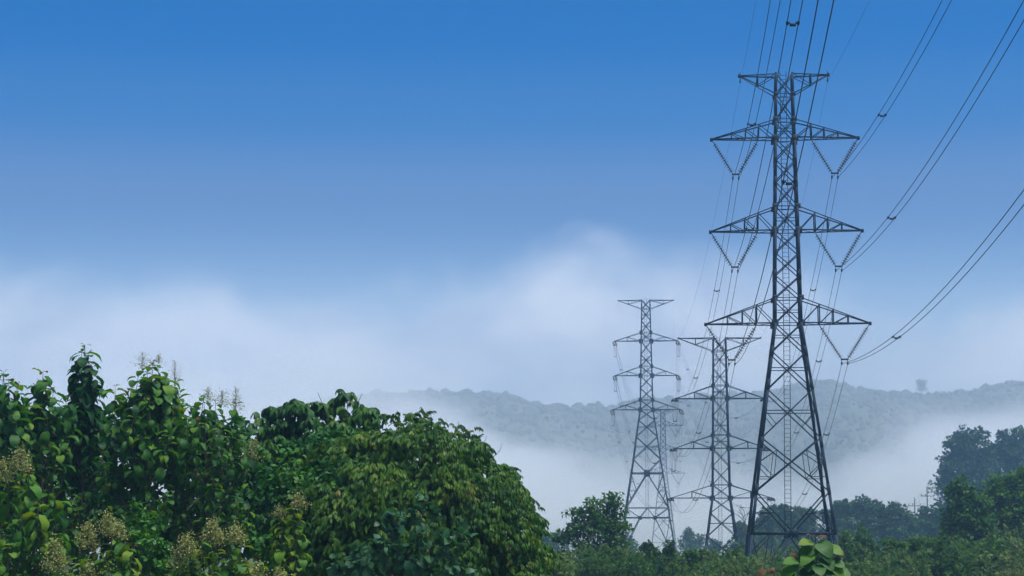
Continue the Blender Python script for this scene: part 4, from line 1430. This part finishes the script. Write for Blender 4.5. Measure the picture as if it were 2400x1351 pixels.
# ---------------------------------------------------------------- sapling in front of the tallest pylon
def veined_leaf_mat():
    m = leaf_mat('veined_sapling_leaf', TEAK_C, 0.5, 0.35, 0.25, 9.0, 0.3)
    nt = m.node_tree; N, L = nt.nodes.new, nt.links.new
    tc = N('ShaderNodeTexCoord'); sp = N('ShaderNodeSeparateXYZ'); L(tc.outputs['Object'], sp.inputs[0])
    ay = N('ShaderNodeMath'); ay.operation = 'ABSOLUTE'; L(sp.outputs['Y'], ay.inputs[0])
    a1 = N('ShaderNodeMath'); a1.operation = 'MULTIPLY_ADD'; a1.inputs[1].default_value = -0.8; L(ay.outputs[0], a1.inputs[0]); L(sp.outputs['X'], a1.inputs[2])
    pp = N('ShaderNodeMath'); pp.operation = 'PINGPONG'; pp.inputs[1].default_value = 0.055; L(a1.outputs[0], pp.inputs[0])
    mn = N('ShaderNodeMath'); mn.operation = 'MINIMUM'; L(pp.outputs[0], mn.inputs[0]); L(ay.outputs[0], mn.inputs[1])
    mr = N('ShaderNodeMapRange'); mr.inputs['From Min'].default_value = 0.006; mr.inputs['From Max'].default_value = 0.03
    mr.inputs['To Min'].default_value = 0.22; mr.inputs['To Max'].default_value = 0.0; L(mn.outputs[0], mr.inputs['Value'])
    b = nt.nodes['Principled BSDF']; src = b.inputs['Base Color'].links[0].from_socket
    mx = N('ShaderNodeMix'); mx.data_type = 'RGBA'; mx.inputs['B'].default_value = (0.16, 0.24, 0.05, 1)
    L(mr.outputs[0], mx.inputs['Factor']); L(src, mx.inputs['A']); L(mx.outputs['Result'], b.inputs['Base Color'])
    return m


def sapling():
    Y = 45.0
    base = np.array(P(1915, 1600, Y)); base[2] = gz(base[0], Y) - 0.05
    root = empty('teak_sapling', tuple(base), 0, 'young teak sapling with huge green leaves and red tips before the tallest pylon', 'plant')
    top = np.array(P(1911, 1255, Y))
    stem_part(root, 'stem', [(bend(base, top, 8, 0.05), 0.028, 0.007)], M_STEM)
    # px, py of the leaf base; direction (screen x, toward viewer, up); length; tint; roll of its upper side towards the viewer
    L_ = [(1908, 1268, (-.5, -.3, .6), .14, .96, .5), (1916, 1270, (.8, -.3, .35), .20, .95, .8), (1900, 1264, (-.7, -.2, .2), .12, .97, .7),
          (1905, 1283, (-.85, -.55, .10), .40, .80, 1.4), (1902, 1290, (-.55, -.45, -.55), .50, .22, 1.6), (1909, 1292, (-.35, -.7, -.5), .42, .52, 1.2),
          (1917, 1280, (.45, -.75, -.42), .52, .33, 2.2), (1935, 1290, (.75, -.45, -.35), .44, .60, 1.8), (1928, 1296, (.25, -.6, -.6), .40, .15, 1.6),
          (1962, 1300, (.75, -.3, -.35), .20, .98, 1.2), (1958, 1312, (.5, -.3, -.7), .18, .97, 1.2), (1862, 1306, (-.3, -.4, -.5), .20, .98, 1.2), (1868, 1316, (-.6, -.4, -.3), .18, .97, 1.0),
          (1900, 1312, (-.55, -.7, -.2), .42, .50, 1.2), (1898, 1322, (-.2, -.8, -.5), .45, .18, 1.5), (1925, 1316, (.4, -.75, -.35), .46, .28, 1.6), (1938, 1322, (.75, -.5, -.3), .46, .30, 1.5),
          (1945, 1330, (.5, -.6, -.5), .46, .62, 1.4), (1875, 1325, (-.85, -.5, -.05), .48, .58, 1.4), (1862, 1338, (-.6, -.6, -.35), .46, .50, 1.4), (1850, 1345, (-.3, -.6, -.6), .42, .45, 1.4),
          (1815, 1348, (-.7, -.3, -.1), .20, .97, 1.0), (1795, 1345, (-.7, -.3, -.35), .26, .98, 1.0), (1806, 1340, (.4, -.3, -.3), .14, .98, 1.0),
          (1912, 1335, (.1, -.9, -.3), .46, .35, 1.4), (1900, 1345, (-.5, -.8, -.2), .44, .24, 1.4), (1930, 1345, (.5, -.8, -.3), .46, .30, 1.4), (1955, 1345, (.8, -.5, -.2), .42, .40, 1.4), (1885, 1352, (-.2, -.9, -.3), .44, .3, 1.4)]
    pos, f, u, s_, t, pet = [], [], [], [], [], []
    for px, py, d, ln, ti, ro in L_:
        q = np.array(P(px, py - 9, Y)); q[1] += -0.06 + RNG.normal(0, .05)
        d = np.array(d, float); d /= np.linalg.norm(d)
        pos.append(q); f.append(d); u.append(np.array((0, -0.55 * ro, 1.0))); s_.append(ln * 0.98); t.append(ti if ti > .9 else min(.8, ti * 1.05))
        tz = np.clip((q[2] - 0.06 - base[2]) / (top[2] - base[2]), 0, 1)
        st_ = base + (top - base) * tz + (0.05 * math.sin(math.pi * tz), 0, 0)
        pet.append((bend(st_, q, 4, 0.02), 0.009, 0.006))
    stem_part(root, 'leaf_stalk', pet, M_STEM)
    for _ in range(34):
        q = np.array(P(RNG.uniform(1835, 1968), RNG.uniform(1312, 1420), Y)); q[1] += RNG.uniform(-.1, .35)
        a = RNG.uniform(0, 6.28)
        pos.append(q); f.append(np.array((math.cos(a), math.sin(a) - .3, RNG.uniform(-.6, .1)))); u.append(np.array((0, -.6, 1.0)) + RNG.normal(0, .25, 3)); s_.append(RNG.uniform(.22, .40)); t.append(RNG.uniform(.1, .6))
    plant_leaves(root, 'sapling', [blade(8, 0.34, 14, -42, 0.16, 0.8, wave=0.02), blade(8, 0.36, 8, -55, 0.22, 0.75, wave=0.025), blade(8, 0.31, 18, -30, 0.10, 0.85, wave=0.02)], veined_leaf_mat(), pos, f, u, s_, t, keep=300)


sapling()

# ---------------------------------------------------------------- trees and shrubs of the valley
_g = 'trees standing around the pylon feet'
leafy_tree('valley_tree', 'spreading green tree with open boughs before the splayed-leg pylon', 150.0,
           [(1432, 1182, 30, 20), (1395, 1186, 26, 20), (1450, 1202, 20, 22), (1342, 1201, 26, 7), (1365, 1212, 26, 12), (1412, 1216, 46, 24), (1345, 1236, 30, 14), (1395, 1246, 56, 22), (1448, 1246, 26, 24), (1308, 1256, 20, 8), (1330, 1266, 30, 10),
            (1425, 1282, 44, 24), (1372, 1290, 30, 16), (1310, 1318, 40, 18), (1405, 1325, 50, 26), (1350, 1335, 50, 18)], 5600, 'smalltree', LONG_LEAVES + SMALL_LEAVES, M_BANK, 0.36, 0.42, group=_g, trunk_px=1395, inner=0.35, jitter=0.16, trunk_r=0.13)
leafy_tree('valley_tree', 'small bushy tree with a pointed brownish top left of the splayed-leg pylon base', 148.0,
           [(1517, 1288, 13, 14), (1528, 1305, 20, 18), (1512, 1318, 18, 16), (1522, 1336, 26, 18)], 1500, 'smalltree', SMALL_LEAVES, M_TREE, 0.28, 0.50, group=_g, trunk_r=0.07, jitter=0.14)
leafy_tree('valley_tree', 'narrow pointed small tree standing before a foot of the splayed-leg pylon', 149.0,
           [(1568, 1283, 9, 12), (1565, 1300, 15, 14), (1572, 1315, 18, 14), (1566, 1335, 24, 18)], 1400, 'smalltree', SMALL_LEAVES, M_TREE, 0.28, 0.44, group=_g, trunk_r=0.07, jitter=0.14)
leafy_tree('valley_tree', 'thin sprig-like young tree beside the spreading tree', 146.0,
           [(1483, 1308, 12, 7), (1490, 1318, 9, 7), (1498, 1306, 8, 5), (1485, 1332, 10, 8)], 260, 'smalltree', SMALL_LEAVES, M_TREE, 0.28, 0.5, group=_g, trunk_r=0.04, jitter=0.2)
leafy_tree('valley_tree', 'small two-topped green tree right of the tallest pylon', 175.0,
           [(1984, 1258, 14, 12), (2022, 1258, 15, 16), (1998, 1272, 26, 14), (2030, 1275, 18, 12), (1990, 1288, 28, 14), (2044, 1288, 12, 8), (2010, 1305, 40, 16)], 1900, 'smalltree', SMALL_LEAVES, M_BANK, 0.33, 0.60, group=_g, trunk_r=0.09, jitter=0.15)
_rows = [(1742, 1262, 32, 40, 'low rounded hazy tree beside the foot of the mid-distance pylon', 345), (1790, 1240, 36, 46, 'hazy grey-green tree seen through the legs of the tallest pylon, beside its left leg', 350),
         (1842, 1222, 30, 44, 'hazy tree seen through the tallest pylon behind its ladder', 360), (1888, 1216, 34, 46, 'hazy tree with a rounded top seen through the right half of the tallest pylon', 352),
         (1962, 1206, 30, 34, 'hazy tree with knobbly crown touching the right leg of the tallest pylon', 345), (2012, 1204, 36, 40, 'pale olive hazy tree above the small two-topped tree', 352),
         (2066, 1212, 36, 38, 'hazy tree in the low row halfway to the utility poles', 348), (2118, 1216, 34, 36, 'hazy dark tree just below the shorter utility pole', 345), (2165, 1222, 36, 38, 'hazy tree at the foot of the taller utility pole', 352),
         (2215, 1232, 40, 44, 'hazy tree at the base of the tall blue-hazed grove', 340)]
for px, py, rx, ry, lab, Y in _rows:
    lb = [(px + RNG.normal(0, rx * .35), py + RNG.uniform(-.65, .1) * ry, rx * RNG.uniform(.32, .52), ry * RNG.uniform(.22, .36)) for _ in range(6)] + \
         [(px + RNG.normal(0, 4), py + ry * 0.45, rx * 1.05, ry * 0.55), (px, py + ry * 1.15, rx * 1.15, ry * 0.6)]
    leafy_tree('valley_tree', lab, Y + 75, lb, 2400, 'fartree', SMALL_LEAVES, M_TREE, 0.86, RNG.uniform(.4, .62), group='hazy tree row behind the tallest pylon', trunk_r=0.15, jitter=0.13)
leafy_tree('grove_tree', 'tall blue-hazed tree with ragged top, outer tree of the dark grove', 515.0,
           [(2268, 1018, 26, 17), (2295, 1026, 22, 15), (2240, 1042, 26, 18), (2278, 1052, 42, 22), (2228, 1078, 24, 18), (2258, 1092, 48, 30), (2216, 1112, 18, 16), (2300, 1100, 40, 36), (2222, 1140, 24, 20), (2262, 1140, 52, 34), (2230, 1178, 34, 26), (2285, 1180, 52, 34), (2250, 1225, 60, 36)],
           8000, 'fartree', SMALL_LEAVES, M_TREE, 1.1, 0.36, group='blue-hazed grove', trunk_r=0.3, jitter=0.13)
leafy_tree('grove_tree', 'tall blue-hazed tree at the inner end of the dark grove', 522.0,
           [(2352, 1032, 22, 16), (2390, 1022, 26, 18), (2425, 1030, 30, 20), (2368, 1056, 40, 24), (2335, 1072, 30, 24), (2400, 1078, 50, 36), (2345, 1110, 46, 36), (2420, 1120, 60, 44), (2330, 1165, 60, 44), (2400, 1185, 60, 44)],
           8000, 'fartree', SMALL_LEAVES, M_TREE, 1.1, 0.36, group='blue-hazed grove', trunk_r=0.3, jitter=0.13)
leafy_tree('grove_tree', 'thin-leaved small tree with see-through twigs by the taller utility pole', 526.0,
           [(2192, 1138, 16, 9), (2204, 1128, 12, 9), (2186, 1152, 12, 8), (2206, 1150, 14, 10), (2212, 1172, 18, 14)], 330, 'fartree', SMALL_LEAVES, M_TREE, 0.6, 0.45, group='blue-hazed grove', trunk_r=0.1, jitter=0.25)
leafy_tree('bank_tree', 'dark green creeper-clad tree with a leaning knob on top, before the blue-hazed grove', 185.0,
           [(2248, 1138, 18, 16), (2240, 1156, 22, 16), (2262, 1152, 20, 16), (2252, 1180, 32, 20), (2285, 1190, 30, 26), (2230, 1212, 22, 20), (2262, 1220, 40, 30), (2226, 1240, 18, 16), (2290, 1240, 40, 34), (2250, 1270, 44, 30), (2300, 1300, 60, 34)],
           6000, 'banktree', SMALL_LEAVES, M_BANK, 0.42, 0.52, group='green trees on the right-hand bank', trunk_r=0.2, jitter=0.13)
leafy_tree('bank_tree', 'wide green tree on the right-hand bank before the blue-hazed grove', 190.0,
           [(2330, 1132, 20, 16), (2375, 1122, 26, 18), (2410, 1118, 26, 20), (2340, 1155, 40, 24), (2390, 1155, 44, 28), (2320, 1190, 36, 28), (2370, 1200, 50, 36), (2415, 1200, 44, 40), (2340, 1245, 50, 36), (2395, 1260, 56, 40), (2370, 1305, 80, 36)],
           7000, 'banktree', SMALL_LEAVES, M_BANK, 0.42, 0.62, group='green trees on the right-hand bank', trunk_r=0.2, jitter=0.13)
for px, py, rx, ry, lab, Y in [(1306, 1262, 40, 26, 'ghostly pale tree behind the spreading green tree, by the dome-shaped tree', 430), (1262, 1262, 34, 24, 'ghostly pale tree peeping out past the dome-shaped tree', 440), (1478, 1285, 24, 36, 'ghostly pale tree in fog left of the splayed-leg pylon', 470),
                               (1612, 1256, 20, 24, 'ghostly pale tree in fog between the mid-distance and splayed-leg pylons', 540), (1640, 1272, 30, 24, 'ghostly pale broad tree in fog beside the mid-distance pylon', 530), (1680, 1282, 26, 22, 'ghostly low tree behind the mid-distance pylon feet', 520)]:
    lb = [(px + RNG.normal(0, rx * .35), py + RNG.uniform(-.6, .2) * ry, rx * RNG.uniform(.35, .55), ry * RNG.uniform(.28, .45)) for _ in range(5)] + [(px, py + ry * 0.6, rx, ry * .6), (px, py + ry * 1.3, rx * 1.1, ry * .7)]
    leafy_tree('valley_tree', lab, Y, lb, 1200, 'fartree', SMALL_LEAVES, M_TREE, 0.62, 0.45, group='trees fading into the fog', trunk_r=0.15, jitter=0.13)


# bare-twigged tree beside the left leg of the tallest pylon
def bare_tree():
    Y = 335.0
    x = Xat(1738, Y)
    root = empty('bare_tree', (x, Y, gz(x, Y) - 0.1), 0, 'leafless grey twiggy tree between the mid-distance and tallest pylons', 'tree')
    foot = np.array(root.location); st = []
    top = np.array(P(1744, 1196, Y))
    st.append((bend(foot, top, 8, 0.3), 0.10, 0.03))
    for _ in range(26):
        t = RNG.uniform(0.45, 0.97); o = foot + (top - foot) * t
        e = o + np.array((RNG.normal(0, 1.2), RNG.normal(0, .8), RNG.uniform(.4, 1.8)))
        st.append((bend(o, e, 5, 0.1), 0.04, 0.018))
        e2 = e + np.array((RNG.normal(0, .5), 0, RNG.uniform(.1, .7)))
        st.append((bend(o * .4 + e * .6, e2, 4, 0.05), 0.025, 0.015))
    stem_part(root, 'trunk', st)


bare_tree()


# shrub thicket that hides the pylon feet
def shrub_variants():
    out = []
    for v in range(6):
        n = 5200
        lob = [(RNG.normal(0, .75), RNG.normal(0, .5), RNG.uniform(.5, 1.75), RNG.uniform(.28, .55), RNG.uniform(.28, .5)) for _ in range(16)]
        k = RNG.integers(0, 16, n); d = unit(RNG.normal(0, 1, (n, 3))); r = np.where(RNG.random(n) < .3, RNG.random(n) ** .6, 1 + RNG.normal(0, .12, n))
        L9 = np.array(lob)[k]
        pos = L9[:, :3] + d * r[:, None] * np.stack([L9[:, 3], L9[:, 3], L9[:, 4]], 1)
        # plumes rising out of the mound
        for _ in range(12):
            b0 = np.array((RNG.normal(0, .7), RNG.normal(0, .5), 1.6)); a = np.array((RNG.normal(0, .25), RNG.normal(0, .2), RNG.uniform(.35, .95)))
            t = RNG.random(60); pos = np.concatenate([pos, b0 + a * t[:, None] + RNG.normal(0, .10, (60, 3)) * (1.2 - t[:, None])]); d = np.concatenate([d, unit(RNG.normal(0, 1, (60, 3)) + (0, 0, .3))])
            k = np.concatenate([k, np.full(60, RNG.integers(0, 16))])
        ok = pos[:, 2] > 0.05
        pos, d, k = pos[ok], d[ok], k[ok]
        tmpl = LONG_LEAVES + SMALL_LEAVES
        M = frames(d + RNG.normal(0, .6, d.shape), np.tile((0, 0, .6), (len(d), 1)) + d * .5 + RNG.normal(0, .4, d.shape))
        lt = RNG.normal(0, .22, 16)
        for tone in (0.20, 0.44, 0.66):
            tn = np.clip(RNG.normal(tone, .11, len(d)) + lt[k] * .7, .02, .98)
            V, F, T = cloud(tmpl, RNG.integers(0, len(tmpl), len(d)), M, pos, RNG.uniform(.10, .20, len(d)), tn)
            me = mesh_np('foliage', V, F, T, smooth=True); me.materials.append(M_BUSH)
            out.append(me)
    g = [tubegeo(bend((RNG.normal(0, .1), RNG.normal(0, .1), -.2), (RNG.normal(0, .5), RNG.normal(0, .4), RNG.uniform(1.0, 1.6)), 5, .08), np.linspace(.035, .012, 5), 5) for _ in range(7)]
    st = mesh_np('stem', *join(g), smooth=True); st.materials.append(M_BARK)
    return out, st


SHRUBS, SHRUB_STEM = shrub_variants()


def shrub(px, py_top, Y, tone, lab, group):
    top = P(px, py_top, Y)
    z0 = gz(top.x, Y) - 0.1
    s_ = max(0.8, top.z - z0) / 2.3
    root = empty('thicket_shrub', (top.x, Y, z0), RNG.choice((0, math.pi)) + RNG.normal(0, .4), lab, 'shrub', group)
    k = int(RNG.integers(0, 6)) * 3 + (int(RNG.choice((1, 2, 2))) if tone else int(RNG.choice((0, 0, 1))))
    for nm, me in (('foliage', SHRUBS[k]), ('stem', SHRUB_STEM)):
        o = link(nm, me, None, root); o.scale = (s_ * RNG.uniform(.85, 1.1),) * 2 + (s_,)


for px, py, rx, ry, Y, lab in [(1448, 1312, 24, 20, 140, 'rounded little tree poking out of the thicket below the spreading tree'), (1612, 1306, 20, 18, 143, 'small dark treelet in the thicket between the splayed-leg and mid-distance pylons'),
                               (1655, 1312, 26, 16, 146, 'low wide treelet in the thicket before the mid-distance pylon feet'), (1722, 1304, 22, 18, 150, 'small treelet in the thicket between the mid-distance and tallest pylons'),
                               (2088, 1292, 26, 22, 150, 'dark round treelet at the start of the right-hand bank'), (2145, 1286, 24, 24, 154, 'treelet with a pointed crown below the utility poles'), (2198, 1284, 26, 22, 158, 'bright treelet touching the creeper-clad bank tree'), (2340, 1300, 34, 24, 140, 'low spreading treelet below the wide bank tree')]:
    lb = [(px + RNG.normal(0, rx * .4), py + RNG.uniform(-.75, .1) * ry, rx * RNG.uniform(.35, .6), ry * RNG.uniform(.3, .5)) for _ in range(5)] + [(px, py + ry * .6, rx, ry * .6), (px, py + ry * 1.5, rx * 1.1, ry)]
    leafy_tree('valley_tree', lab, Y, lb, 1500, 'smalltree', SMALL_LEAVES, M_BANK, 0.27, RNG.uniform(.3, .62), group='treelets in the thicket', trunk_r=0.07, jitter=0.14)


def shrub_place(px, back):
    for lim, w in ((1330, 'beside the dome-shaped tree'), (1480, 'below the spreading tree'), (1620, 'below the splayed-leg pylon'), (1740, 'below the mid-distance pylon'), (1960, 'around the feet of the tallest pylon'), (9999, 'between the tallest pylon and the right-hand bank')):
        if px < lim:
            return ('olive feathery shrub, far rank of thicket, ' if back else 'feathery green shrub, near rank of thicket, ') + w, ('far' if back else 'near') + ' thicket shrubs ' + w


x_ = 1235
while x_ < 2130:
    shrub(x_, RNG.choice((1282, 1300, 1314, 1328)) + RNG.uniform(-8, 8), RNG.uniform(118, 142), int(RNG.random() < .55), *shrub_place(x_, False))
    x_ += RNG.uniform(34, 50)
x_ = 1440
while x_ < 2160:
    shrub(x_, RNG.choice((1284, 1296, 1308)) + RNG.uniform(-6, 8), RNG.uniform(178, 205), 1, *shrub_place(x_, True))
    x_ += RNG.uniform(34, 50)
x_ = 2060
while x_ < 2450:
    shrub(x_, 1306 - 32 * min(1, max(0, (x_ - 2080) / 150)) + RNG.uniform(-14, 14), RNG.uniform(128, 165), int(RNG.random() < .3), 'bright green shrub at the foot of the right-hand bank', 'shrubs at the right-hand bank')
    x_ += RNG.uniform(26, 38)
x_ = 2110
while x_ < 2450:
    shrub(x_, 1296 - 40 * min(1, max(0, (x_ - 2080) / 250)) + RNG.uniform(-12, 12), RNG.uniform(178, 192), int(RNG.random() < .5), 'rounded shrub of the rear rank climbing the right-hand bank', 'rear shrubs on the right-hand bank')
    x_ += RNG.uniform(34, 50)


# ---------------------------------------------------------------- small things
def utility_pole(px, top_py, Y, lab, arm_py, arm_l, arm_r):
    top = P(px, top_py, Y)
    z0 = gz(top.x, Y) - 0.1
    root = empty('utility_pole', (top.x, Y, z0), 0, lab, 'pole', 'utility poles by the grove')
    h = top.z - z0
    link('post', mesh_np('post', *tubegeo([(0, 0, 0), (0, 0, h * .5), (0, 0, h)], [.16, .14, .11], 8)), M_CONC, root)
    za = P(px, arm_py, Y).z - z0
    a, b_ = P(arm_l, arm_py, Y).x - top.x, P(arm_r, arm_py, Y).x - top.x
    arm = link('crossarm', mesh_np('crossarm', *boxgeo(((a + b_) / 2, -.16, za), ((b_ - a) / 2, 0, 0), (0, .06, 0), (0, 0, .09))), M_CONC, root)
    ends = []
    for q in (0.03, 0.36, 0.97):
        xq = a + (b_ - a) * q
        V, F = lathe([(.03, 0), (.09, .05), (.10, .16), (.07, .22), (.09, .28), (.04, .42)], 8)
        o = link('pin_insulator', mesh_np('pin_insulator', V + (xq, -.16, za + .09), F), M_PORC, root)
        ends.append(np.array((top.x + xq, Y - .16, z0 + za + .45)))
    return ends


m, nt, N, L, b = new_mat('weathered_concrete')
tc_ = N('ShaderNodeTexCoord'); nz_ = N('ShaderNodeTexNoise'); nz_.inputs['Scale'].default_value = 3
L(tc_.outputs['Object'], nz_.inputs['Vector']); r_ = ramp(nt, [(0.3, (0.10, 0.10, 0.10)), (0.7, (0.2, 0.2, 0.19))])
L(nz_.outputs['Fac'], r_.inputs['Fac']); L(r_.outputs['Color'], b.inputs['Base Color'])
M_CONC = m
_e1 = utility_pole(2172.5, 1140, 446.0, 'taller utility pole with one crossarm beside the blue-hazed grove', 1163, 2158, 2190)
_e2 = utility_pole(2143.5, 1167, 458.0, 'shorter utility pole with low crossarm above the hazy tree row', 1186, 2129, 2157)
for _n, (_a, _b) in enumerate(zip(_e1, _e2)):
    _p = span_pts(_a, _b, 0.5, 12)
    _o = link('service_wire', mesh_np('service_wire', *tubegeo(_p - _p[0], 0.012, 4)), M_CABLE, None, tuple(_p[0]))
    tag(_o, 'thin service wire strung between the two small utility poles', 'wire', 'service wires between the utility poles')


def shed():
    c = P(1684, 1301, 335.0)
    z0 = gz(c.x, 335.0)
    root = empty('shed', (c.x, 335.0, z0), 0.2, 'white-roofed shed low behind the feet of the mid-distance pylon', 'shed')
    m, nt, N, L, b = new_mat('white_roof_sheet'); b.inputs['Base Color'].default_value = (0.5, 0.51, 0.52, 1); b.inputs['Roughness'].default_value = 0.4
    m2, nt, N, L, b = new_mat('pale_wall'); b.inputs['Base Color'].default_value = (0.32, 0.31, 0.29, 1)
    h = c.z - z0 - 0.35
    link('wall', mesh_np('wall', *boxgeo((0, 0, h / 2), (1.6, 0, 0), (0, 2.2, 0), (0, 0, h / 2))), m2, root)
    roof = [boxgeo((0, -1.2, h + .18), (1.9, 0, 0), (0, 1.35, .17), (0, -.005, .03)), boxgeo((0, 1.2, h + .18), (1.9, 0, 0), (0, 1.35, -.17), (0, .005, .03))]
    link('roof', mesh_np('roof', *join(roof)), m, root)
    link('door', mesh_np('door', *boxgeo((-.3, -2.23, 1.0), (.45, 0, 0), (0, .03, 0), (0, 0, 1.0))), M_CONC, root)


shed()


# flat-topped tree standing clear of the ridge line
def ridge_tree():
    Y = RIDGE_Y - 12
    top = P(2160, 893, Y)
    z0 = gz(top.x, Y)
    root = empty('ridge_tree', (top.x, Y, z0), 0, 'flat-topped layered tree standing clear of the misty ridge line', 'tree')
    h = top.z - z0
    stem_part(root, 'trunk', [(bend((top.x, Y, z0), (top.x, Y, z0 + h * .95), 5, .2), .35, .15)])
    pos = np.concatenate([np.stack([RNG.normal(0, w, 260), RNG.normal(0, w, 260), RNG.normal(zz, .28, 260)], 1) for w, zz in ((1.5, h), (1.2, h - 1.3), (0.9, h - 2.6), (1.2, h - 4.2))])
    V, F, T = cloud(SMALL_LEAVES, RNG.integers(0, 3, len(pos)), frames(RNG.normal(0, 1, pos.shape), RNG.normal(0, .5, pos.shape) + (0, 0, 1)), pos, RNG.uniform(.5, 1.0, len(pos)), RNG.uniform(.1, .7, len(pos)))
    link('crown', mesh_np('crown', V, F, T), M_TREE, root)


ridge_tree()
